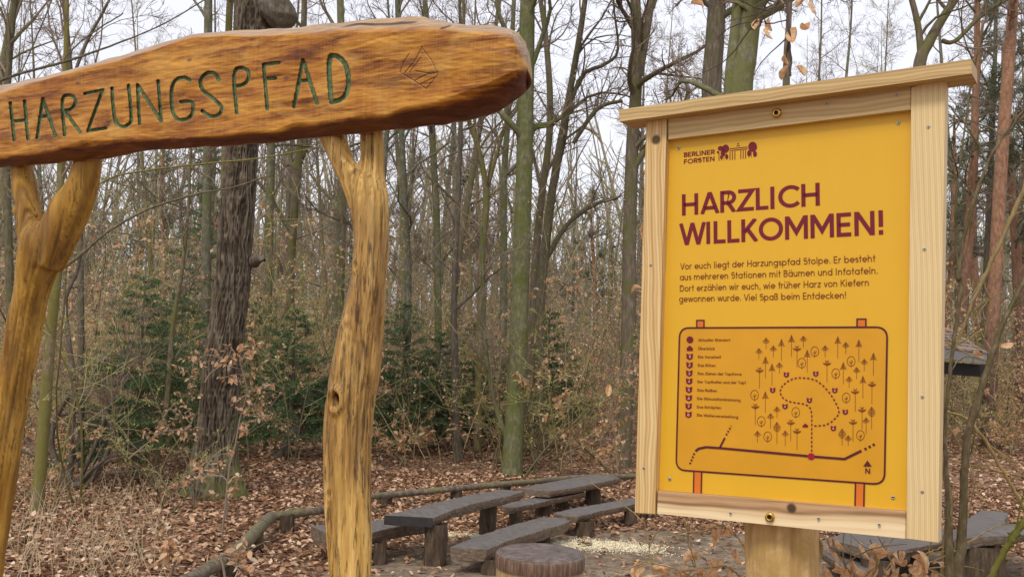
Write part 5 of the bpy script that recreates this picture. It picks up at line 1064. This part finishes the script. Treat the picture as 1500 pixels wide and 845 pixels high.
def stump():
    c0 = gnd(791, 905); W3_ = 65; Y_ = 7.6
    c = at(791, 806, Y_); z = c[2]; R = 64.5 * Y_ / F; gz = float(zg(c[0], c[1])); base = np.array([c[0], c[1], gz]); n = 72; k = 26; th = np.arange(n) / n; V = []
    prof = [(0.0, z - .002), (.35, z), (.7, z + .001), (.9, z - .004), (.97, z - .014), (1.0, z - .04), (1.0, z - .10), (.99, z - .125), (.985, z - .13)] + [(.98 + .03 * q, z - .135 - q * (z - .135 - gz + .1)) for q in np.linspace(0, 1, 8)]
    for r, zz_ in prof:
        bump_ = 1 + .02 * noise2(th * 9, zz_ * 3 + th * 0, 91, 9) + .012 * noise2(th * 30, zz_ * 2 + th * 0, 92, 30); notch = 1 - .05 * np.exp(-((th - .765) / .006) ** 2) * (r > .5)
        V.append(np.column_stack([c[0] + R * r * bump_ * notch * np.cos(2 * np.pi * th), c[1] + R * r * bump_ * notch * np.sin(2 * np.pi * th), np.full(n, zz_) - (.006 * np.exp(-((th - .765) / .008) ** 2) if 0 < r < 1 else 0)]))
    g = Geo(); g.add(np.vstack(V) - base, [(i + q * n, (i + 1) % n + q * n, (i + 1) % n + (q + 1) * n, i + (q + 1) * n) for q in range(len(prof) - 1) for i in range(n)])
    t = NT('weathered_stump'); P = t.P; nz = t.n('SeparateXYZ', i_0=t.n('NewGeometry').outputs['Normal']).outputs[2]; n1 = t.noise(t.scalev(P, (1, 1, .1)), 30, 6, .7); rl = t.n('VectorMath', operation='LENGTH', i_0=t.n('VectorMath', operation='MULTIPLY', i_0=P, i_1=(1, 1, 0)).outputs[0]).outputs['Value']
    rings = t.math('SINE', t.math('ADD', t.math('MULTIPLY', rl, 420), t.math('MULTIPLY', t.noise(P, 9, 3), 9))); tp_ = t.ramp(t.math('ADD', t.math('MULTIPLY', rings, .14), t.noise(P, 12, 5, .7)), [(.3, (.05, .035, .03)), (.55, (.15, .115, .10)), (.8, (.26, .21, .19))])
    zz_ = t.n('SeparateXYZ', i_0=P).outputs[2]; hi = z - gz
    side = t.ramp(n1, [(.3, (.035, .02, .015)), (.5, (.14, .08, .05)), (.72, (.33, .22, .14))]); lowc = t.ramp(n1, [(.3, (.26, .15, .06)), (.6, (.52, .36, .18))])
    side = t.mix(t.rng(t.math('ADD', zz_, t.math('MULTIPLY', t.math('SUBTRACT', n1, .5), .03)), hi - .12, hi - .14), side, lowc)
    col = t.mix(t.rng(nz, .35, .75), side, tp_); e = obj('stump_table', g.me('stump_table', t.bsdf(col, .6, t.bump(n1, .6, .012), .35), True), None, 'thick dark tree stump with a crack down its front, used as a table', 'stump', loc=base)
stump()

# low rail of logs round the clearing
def rail():
    pts = [(262, 858), (300, 836), (345, 808), (385, 768), (397, 757)]; seg2 = [(395, 757), (430, 752), (478, 745), (545, 727)]; seg3 = [(543, 727), (600, 722), (680, 714), (780, 705), (850, 699), (930, 697), (1010, 695)]
    base = gnd(395, 782); e = obj('log_rail', None, label='low rail of round logs on short stubs, bordering the clearing', cat='rail', loc=base)
    t = NT('mossy_rail_log'); n1 = t.noise(t.P, 16, 6, .7); n2 = t.noise(t.P, 3.5, 4); m = t.bsdf(t.mix(t.rng(n2, .45, .62, 0, .6), t.ramp(n1, [(.3, (.05, .038, .028)), (.5, (.15, .12, .085)), (.75, (.30, .25, .18))]), (.17, .16, .07)), .85, t.bump(n1, .7, .015), .2)
    for s_, r_ in ((pts, .068), (seg2, .052), (seg3, .046)):
        P = np.array([gnd(x, y + (26 if y > 760 else 22 if x < 600 else 17)) + [0, 0, .0] for x, y in s_]); Q = []
        for p, (x, y) in zip(P, s_): d = ray(x, y); Q.append(CAM + d * (p[1] / d[1]))
        c = resample(Q, 24); R = r_ * (1 + .1 * np.sin(np.arange(24) * .9) * .5); R[0] *= .8; R[-1] *= .8; T = Tubes(); T.add(c - base, R); T.add(np.array([c[0] - base, c[0] - base + (c[0] - c[1]) * .02]), [R[0], .004]); T.add(np.array([c[-1] - base, c[-1] - base + (c[-1] - c[-2]) * .02]), [R[-1], .004])
        obj('log', T.geo(mins=12).me('log', m, True), e)
    for (x, y) in ((331, 842), (373, 806), (420, 778), (565, 741), (668, 731), (740, 722), (850, 713)):
        q = gnd(x, y); w = .09; T = Tubes(); T.add(np.array([q + [0, 0, -.1], q + [0, 0, .1], q + [0, 0, .2]]) - base, [w, w, w * .95]); obj('stub', T.geo(mins=12).me('stub', W_LEG, True), e)
rail()

# sawdust on the bare soil
def sawdust(cx_, cy_, wx, wy, ang, n, seed, lab):
    rg = np.random.default_rng(seed); c = gnd(cx_, cy_); x = rg.normal(0, 1, n) * wx; y = rg.normal(0, 1, n) * wy + np.sin(x * 2.5) * .12; X_ = c[0] + x * math.cos(ang) - y * math.sin(ang); Y_ = c[1] + x * math.sin(ang) + y * math.cos(ang)
    k = noise2(X_ * 3, Y_ * 3, seed) > -.35; X_, Y_ = X_[k], Y_[k]
    V, tr = leaves_simple(np.stack([X_, Y_, zg(X_, Y_) + rg.uniform(.002, .022, len(X_))], -1), .016, .35, .9, rg); t = NT('pale_sawdust'); obj('sawdust', mesh('sawdust', V, tr, t.bsdf((.80, .72, .52), .9, None, .1)), label=lab, kind='stuff')
sawdust(855, 799, .46, .13, -.25, 26000, 1, 'pale sawdust strewn on the soil beside the stump'); sawdust(683, 786, .28, .10, -.3, 9000, 2, 'pale sawdust under the first picnic table')

# ------------------------------------------------------------------ shelter roof seen past the right edge of the board
def shelter():
    base = at(1400, 640, 13.5); base[2] = float(zg(base[0], base[1])); e = obj('shelter', None, label='small open shelter with shingled roof behind the right edge of the board', cat='shelter', loc=base)
    f3 = lambda px, py, Y_: at(px, py, Y_) - base
    t = NT('weathered_shingle'); rn = t.n('ObjectInfo').outputs['Random']; m_sh = t.bsdf(t.mix(t.noise(t.P, 12, 4), t.ramp(rn, [(0, (.20, .12, .08)), (.5, (.34, .24, .17)), (1, (.42, .33, .27))]), (.12, .085, .065)), .85, None, .2)
    ev0, ev1 = f3(1345, 505, 13.6), f3(1446, 518, 12.6); rg0, rg1 = f3(1335, 480, 15.0), f3(1392, 484, 14.2)
    ev0 = ev1 + (ev0 - ev1) * 2.8; rg0 = rg1 + (rg0 - rg1) * 2.8
    g = Geo(); q = np.array([[0, 0, .0], [1, 0, 0], [1, 1, 0], [0, 1, 0.]]); shm = None; nr, nc = 6, 28; r_ = np.random.default_rng(8)
    for a in range(nr):
        for b in range(nc):
            u0, u1 = b / nc + r_.normal(0, .004), (b + 1) / nc - .006; v0, v1 = a / nr - .03, (a + 1) / nr + .05
            P_ = [(ev0 * (1 - u) + ev1 * u) * (1 - v) + (rg0 * (1 - u) + rg1 * u) * v for u, v in ((u0, v0), (u1, v0), (u1, v1), (u0, v1))]
            lift = np.array([0, 0, .035 + r_.uniform(0, .012)]); P8 = np.array([P_[0] + lift, P_[1] + lift, P_[2] + [0, 0, .008], P_[3] + [0, 0, .008], P_[0] + lift * .3, P_[1] + lift * .3, P_[2], P_[3]])
            gg = Geo(); c = P8.mean(0); gg.add(P8 - c, [(0, 1, 2, 3), (4, 7, 6, 5), (0, 4, 5, 1), (1, 5, 6, 2), (3, 2, 6, 7), (0, 3, 7, 4)]); obj('shingle', gg.me('shingle', m_sh), e, loc=c)
    def bar(a, b, h, w, mat, name):
        d = nrm(b - a); s = nrm(np.cross(d, [0, 0, 1])) * w / 2; V = [p + k * s + [0, 0, zz_] for p in (a, b) for k in (-1, 1) for zz_ in (-h, 0)]; gg = Geo(); gg.add(np.array(V), BOXF); obj(name, gg.me(name, mat), e)
    GR = plain('grey_fascia_paint', (.22, .215, .215), .7); DKB = plain('dark_shelter_timber', (.035, .03, .028), .8)  # near-black timber colour for the beam, posts and side fascia
    bar(ev0 + [0, 0, -.0], ev1, .13, .03, GR, 'fascia'); b0, b1 = f3(1340, 527, 13.9), f3(1440, 534, 12.9); bar(b1 + (b0 - b1) * 2.7, b1, .16, .12, DKB, 'beam'); bar(ev1, rg1 + [0, 0, .0], .11, .03, DKB, 'fascia')
    for px, py, Y_ in ((1350, 540, 13.8), (1364, 540, 14.8), (1195, 536, 15.6), (1240, 536, 16.4)):
        p = f3(px, py, Y_); bar(np.array([p[0], p[1], p[2]]) + [-.06, 0, 0], np.array([p[0], p[1], p[2]]) + [.06, 0, 0], p[2] + .1, .12, DKB, 'post')
shelter()

# ------------------------------------------------------------------ close shoots beside the board, with leaves
MOSSY = bark_mat('mossy_sapling_bark', (.20, .15, .09), (.34, .27, .16), (.13, .15, .025), .75, 60, .5, .8, .006)
OCH = bark_mat('ochre_shoot_bark', (.30, .22, .10), (.42, .32, .17), (.2, .2, .05), .2, 60, .3, .5, .003)
t = NT('curled_beech_leaf'); gi = t.n('NewGeometry').outputs['Random Per Island']; uvn = t.noise(t.P, 90, 3); cl = t.ramp(gi, [(0, (.36, .14, .04)), (.3, (.58, .31, .12)), (.6, (.80, .56, .32)), (1, (.88, .70, .48))]); cl = t.mix(t.rng(uvn, .42, .62, 0, .7), cl, t.mix(1., cl, (.62, .42, .28), 'MULTIPLY')); m_curl = t.bsdf(cl, .5, t.bump(t.noise(t.P, 140, 3), .4, .002), .35, (.3, cl))
def curled(rg, p, d, s, up=(0, 0, 1)):
    """one curled, cupped beech leaf on a grid, wavy edge and pointed tip"""
    nu, nv = 7, 5; d = nrm(d); side = nrm(np.cross(d, np.array(up) + rg.normal(0, .4, 3))); n_ = np.cross(side, d); cup = rg.uniform(.8, 2.6) * rg.choice([-1, 1]); cu = rg.uniform(-1.6, 1.6); tw = rg.normal(0, .9); V = []
    for a in np.linspace(0, 1, nu):
        w = math.sin(math.pi * min(1, a * .93 + .05)) ** .75 * .27
        for b in np.linspace(-1, 1, nv):
            wv = .012 * math.sin(a * 22 + b * 3) * abs(b); x_ = a; y_ = b * w; z_ = cup * (b * b) * w * .9 + cu * a * a * .35 + wv; c_, s_ = math.cos(tw * a), math.sin(tw * a); V.append(p + s * (d * x_ + side * (y_ * c_ - z_ * s_) + n_ * (y_ * s_ + z_ * c_)))
    i, j = np.meshgrid(np.arange(nu - 1), np.arange(nv - 1), indexing='ij'); b_ = (i * nv + j).ravel(); return V, np.stack([b_, b_ + nv, b_ + nv + 1, b_ + 1], -1)
def shoot(name, stems, Y_, bark, lab, cat, leaves=(), seed=0, side=0, twig=OCH, lsize=.045, knots=0, leafn=0, bury=0.0, group=None):
    """stems: traced photo polylines (x,y,width[,dY]); leaves: photo points that carry a leaf"""
    rg = np.random.default_rng(seed); T = Tubes(); base = at(stems[0][0][0], stems[0][0][1], Y_)
    for s_ in stems:
        P = np.array([at(q[0], q[1], Y_ + (q[3] if len(q) > 3 else 0)) for q in s_]); R = np.array([q[2] * Y_ / F / 2 * (.72 if bark is MOSSY else 1) for q in s_]); c = resample(np.column_stack([P, R]), max(8, len(s_) * 6)); c[:, :3] += rg.normal(0, .0012, (len(c), 3))
        if knots:
            for _ in range(knots): kk = rg.integers(1, len(c) - 1); c[kk, 3] *= rg.uniform(1.3, 1.7)
        T.add(c[:, :3] - base, np.maximum(c[:, 3], .0009))
        for q in range(side):
            p, d = along(c[:, :3], rg.uniform(.1, 1)); bp, _ = wander(rg, p - base, side_dir(rg, d, rg.uniform(.5, .9)), rg.uniform(.06, .3), 6, .12, .02); T.add(bp, np.linspace(.0022, .0010, 6))
    e = obj(name, None, label=lab, cat=cat, group=group, loc=base); obj('stem', T.geo(mins=6).me('stem', bark, True), e)
    for (x_, y_, s_, ax_, ay_) in leaves:
        p = at(x_, y_, Y_ + rg.normal(0, .03)); d = M @ np.array([ax_, -ay_, rg.normal(0, .5)]); V, q = curled(rg, p - p, d, s_ * Y_ / F * 1.1); obj('leaf', mesh('leaf', V, q, m_curl, True), e, loc=p - base)
    return e
G_ = shoot('sapling', [[(1400, 905, 30), (1402, 845, 26), (1410, 760, 17), (1415, 655, 15), (1428, 600, 14), (1440, 560, 13), (1456, 510, 12), (1475, 460, 10), (1500, 412, 9), (1530, 360, 8)],
                    [(1392, 880, 26), (1390, 800, 18), (1388, 730, 9), (1384, 640, 7), (1390, 560, 7), (1402, 470, 8), (1408, 420, 8), (1404, 400, 8), (1412, 350, 7), (1428, 290, 7), (1447, 240, 6), (1466, 204, 6), (1500, 160, 5), (1530, 120, 4)],
                    [(1404, 400, 5), (1400, 300, 4), (1412, 200, 4), (1425, 110, 4), (1440, 40, 3), (1450, -20, 3)],
                    [(1447, 240, 4), (1420, 190, 3), (1386, 152, 3)], [(1428, 290, 4), (1408, 262, 3), (1384, 246, 3)], [(1466, 204, 4), (1490, 180, 4), (1520, 150, 4)]], 2.75, MOSSY,
           'forked mossy sapling growing right beside the board post', 'sapling', [(1404, 628, 15, .1, 1), (1425, 520, 14, 1, -.1), (1463, 506, 16, .6, -.6)], 1, 5, knots=4)
shoot('shoot', [[(1405, 500, 4), (1422, 450, 5), (1445, 400, 6), (1468, 350, 6), (1490, 300, 7), (1520, 230, 8)], [(1440, 410, 3), (1450, 450, 2), (1440, 500, 2)]], 3.1, OCH, 'straight pale shoot slanting up to the right edge of the picture', 'shoot', (), 2, 3)
shoot('shoot', [[(1375, 600, 2), (1410, 610, 4), (1440, 640, 5), (1470, 690, 5), (1500, 745, 5), (1530, 800, 5)], [(1375, 508, 2), (1410, 500, 3), (1440, 482, 2)], [(1378, 670, 2), (1420, 680, 3), (1465, 690, 3), (1510, 700, 3)]], 2.9, OCH, 'arching thin shoot crossing low behind the mossy sapling', 'shoot', (), 3, 2)
shoot('shoot', [[(1440, 900, 20), (1452, 845, 15), (1475, 800, 13), (1496, 770, 12), (1530, 730, 12)], [(1475, 800, 6), (1484, 795, 5), (1478, 780, 4)]], 2.6, MOSSY, 'mossy bent branch in the lower right corner', 'shoot', (), 4, 1, knots=3)
shoot('shoot', [[(1382, 560, 8), (1383, 640, 9), (1385, 690, 9), (1391, 740, 10), (1386, 800, 11), (1380, 900, 12)]], 3.0, OCH, 'yellowish stem right against the board post', 'shoot', (), 5, 0)
lv = []; rg = np.random.default_rng(12)
tw_l = [[(1010, 905, 3), (1030, 860, 3), (985, 832, 2), (940, 822, 2)], [(1080, 905, 3), (1085, 850, 3), (1060, 830, 2), (1020, 834, 2), (985, 838, 2)], [(1030, 870, 2), (1012, 800, 2), (1002, 762, 2)], [(960, 850, 2), (948, 790, 2), (942, 760, 1.5)], [(1090, 800, 2), (1070, 775, 2), (1048, 768, 2)]]
for x_, y_ in [(x_ + dx_, y_ + dy_) for x_, y_ in ((990, 842), (1022, 842), (1060, 838)) for dx_, dy_ in ((-9, 2), (7, -3), (14, 5))] + list(((935, 822), (944, 830), (952, 834), (975, 835), (984, 829), (995, 836), (1008, 834), (1018, 838), (1030, 833), (1040, 840), (1052, 835), (1066, 828), (1073, 832), (1085, 838), (1060, 845), (1048, 768), (1062, 772), (1075, 770), (1085, 790), (1078, 802), (1025, 806), (1000, 840), (965, 842))): lv.append((x_ + rg.normal(0, 2), y_ + rg.normal(0, 2), rg.uniform(15, 28), rg.normal(0, .8), rg.uniform(.2, 1)))
shoot('beech_shoot', tw_l, 2.9, OCH, 'low beech shoots with curled brown leaves left of the peeled post', 'shoot', lv, 6, 3)
lv = []
for x_, y_ in ((1200, 784), (1212, 790), (1222, 786), (1206, 802), (1214, 812), (1222, 822), (1205, 826), (1216, 836), (1230, 842), (1248, 834), (1262, 792), (1278, 806), (1284, 800), (1276, 816), (1300, 812), (1312, 806), (1320, 812), (1308, 826), (1316, 834), (1326, 828), (1322, 842), (1336, 836), (1344, 812), (1350, 828), (1345, 842), (1360, 824), (1366, 832), (1372, 820), (1358, 838), (1290, 842), (1244, 818), (1332, 818), (1300, 840), (1275, 845)): lv.append((x_ + rg.normal(0, 2), y_ + rg.normal(0, 2), rg.uniform(14, 27), rg.normal(0, .8), rg.uniform(.2, 1)))
shoot('beech_shoot', [[(1180, 900, 6), (1195, 840, 6), (1203, 805, 5), (1200, 790, 4), (1192, 778, 3)], [(1240, 905, 4), (1268, 860, 3), (1285, 825, 3), (1275, 790, 2)], [(1330, 905, 4), (1325, 860, 3), (1345, 820, 3), (1380, 800, 2)], [(1268, 860, 3), (1240, 830, 2), (1220, 790, 2)], [(1325, 860, 2), (1305, 820, 2), (1290, 800, 2)], [(1345, 830, 2), (1400, 805, 2), (1450, 775, 1.5)]], 2.75, OCH, 'beech shoots with curled leaves right of the peeled post, below the board', 'shoot', lv, 7, 3)
shoot('beech_branch', [[(1150, -40, 5), (1154, 30, 4), (1157, 70, 4), (1158, 112, 3)], [(1240, -50, 4), (1190, -15, 3), (1140, 10, 2), (1108, 30, 2)], [(1155, 30, 2), (1125, 35, 2), (1112, 28, 1.5)]], 2.7, plain('thin_dark_twig', (.10, .065, .05), .8),
      'hanging beech twig with orange-brown leaves above the board roof', 'branch', [(1112, 28, 22, -.1, 1), (1127, 26, 18, .3, 1), (1125, 40, 18, -.2, 1), (1165, 40, 30, .1, 1), (1172, 42, 20, .4, 1), (1155, 96, 20, -.1, 1), (1166, 98, 18, .6, .7), (1188, 0, 22, .3, .9), (1178, -6, 18, -.4, 1), (1012, 6, 20, 1, .3), (1150, 80, 14, .3, .8)], 8, 3)
lv = [(944, 348, 18, -.3, -1), (940, 340, 14, .2, 1), (938, 422, 14, -1, .1), (893, 563, 16, -.2, 1)]
shoot('beech_twig', [[(968, 430, 3), (950, 345, 2), (940, 338, 2)], [(960, 424, 2), (935, 422, 1.5)], [(960, 600, 2), (925, 585, 2), (895, 560, 2)]], 2.95, OCH, 'thin twig with a few curled leaves poking out left of the board', 'branch', lv, 9, 0)

# long thin branches crossing the sky between the left post and the oak
shoot('bare_branch', [[(92, 392, 6), (120, 372, 5), (160, 338, 4), (220, 305, 4), (290, 284, 3), (340, 275, 2.5), (400, 255, 2)], [(160, 338, 3), (200, 345, 2), (260, 350, 1.5)], [(220, 305, 2), (180, 255, 2), (150, 235, 1.5)]], 8.5, OLIVE, 'long thin branch rising from the slim sapling to the big oak', 'branch', (), 10, 4)
shoot('bare_branch', [[(100, 300, 2), (160, 262, 3), (215, 250, 3), (300, 240, 3), (380, 232, 2.5), (470, 215, 2)], [(215, 250, 2), (245, 222, 2), (280, 190, 2)]], 8.2, OLIVE, 'upper thin branch crossing just below the beam in front of the oak', 'branch', (), 11, 5)
shoot('bare_branch', [[(-30, 130, 4), (30, 108, 4), (90, 92, 4), (150, 72, 3), (230, 40, 2), (300, 0, 2)], [(90, 92, 2), (120, 60, 2), (180, 20, 2)], [(30, 108, 2), (60, 40, 2), (80, -10, 2)]], 8.2, DARK, 'long dark branch sweeping above the left end of the beam', 'branch', (), 12, 7)
# sprays of tan leaves by the oak foot
def spray(name, ctrl, Y_, n, lab, seed, sz=.075):
    rg = np.random.default_rng(seed); T = Tubes(); base = at(*ctrl[0][:2], Y_); P = resample([at(a, b, Y_) for a, b in ctrl], 16) - base; T.add(P, np.linspace(.014, .004, 16)); LP = []
    for _ in range(n // 4):
        p, d = along(P, rg.uniform(.25, 1)); bp, _ = wander(rg, p, side_dir(rg, d, .9) * [1, 1, .4], rg.uniform(.15, .5), 5, .1, 0); T.add(bp, np.linspace(.004, .002, 5)); LP += [along(bp, f)[0] for f in rg.uniform(.3, 1, 5)]
    V, q, tr = leaves_geo(np.array(LP), sz, .5, .5, rg, .6); e = obj(name, None, label=lab, cat='sapling', loc=base); obj('stem', T.geo(mins=5).me('stem', TWIG, True), e); obj('leaves', mesh('leaves', V, [q, tr], m_dry), e)
spray('beech_sapling', [(325, 780), (331, 730), (330, 700), (300, 695), (292, 690)], 11.0, 60, 'low spray of tan beech leaves in front of the oak foot', 1)
spray('beech_sapling', [(331, 760), (335, 690), (345, 650), (352, 610), (362, 570), (350, 520), (370, 500)], 11.6, 130, 'slender beech sapling full of tan leaves against the right side of the oak trunk', 2)
spray('beech_sapling', [(188, 672), (215, 650), (240, 632), (275, 628), (284, 606)], 13.0, 70, 'branch spray of tan leaves reaching towards the oak from the left', 3)
spray('beech_sapling', [(300, 560), (310, 545), (330, 530), (300, 520), (270, 545)], 13.5, 60, 'tan-leaved twigs crossing the oak trunk above its foot', 4)
spray('beech_sapling', [(245, 860), (256, 825), (265, 810), (255, 800)], 9.2, 40, 'tuft of orange-brown leaves on the litter beside the log rail', 5, .09)
spray('beech_sapling', [(330, 850), (326, 825), (322, 815), (345, 820)], 8.8, 34, 'pale curled leaves sprouting next to the near end of the log rail', 6, .09)
spray('beech_sapling', [(905, 690), (900, 640), (895, 600), (905, 560), (915, 520)], 16.5, 120, 'tan-leaved beech sapling in front of the dark forked tree', 7, .08)
spray('beech_sapling', [(838, 690), (832, 600), (828, 520), (836, 440), (850, 380)], 17.5, 150, 'beech sapling with pale leaves between the middle tree and the forked one', 8, .08)
# dry grass stems at lower left
def dry_grass():
    rg = np.random.default_rng(31); T = Tubes()
    for _ in range(420):
        px, py = rg.uniform(15, 250), rg.uniform(690, 860); b = gnd(px, py); d = nrm([rg.normal(0, .5), rg.normal(0, .3), 1]); p, _ = wander(rg, b, d, rg.uniform(.15, .6), 5, .1, -.06); T.add(p, np.linspace(.0035, .0015, 5))
    obj('dry_grass', T.geo(maxs=3).me('dry_grass', plain('straw', (.45, .36, .22), .8), False), None, 'dry straw-coloured stems standing in the litter at the lower left', kind='stuff')
dry_grass()

# ------------------------------------------------------------------ thin grey air between the trunks
hb = Geo(); hb.add(box_pts(-120, 120, -10, 130, -2.2, 32), BOXF)
t = NT('pale_air'); vo = t.n('VolumePrincipled'); vo.inputs['Color'].default_value = (.93, .94, .96, 1); vo.inputs['Density'].default_value = HAZE; vo.inputs['Anisotropy'].default_value = 0.2
t.t.links.new(vo.outputs[0], t.out.inputs['Volume'])
if HAZE > 0: obj('haze', hb.me('haze', t.m), label='thin pale air between the distant trunks', kind='stuff')
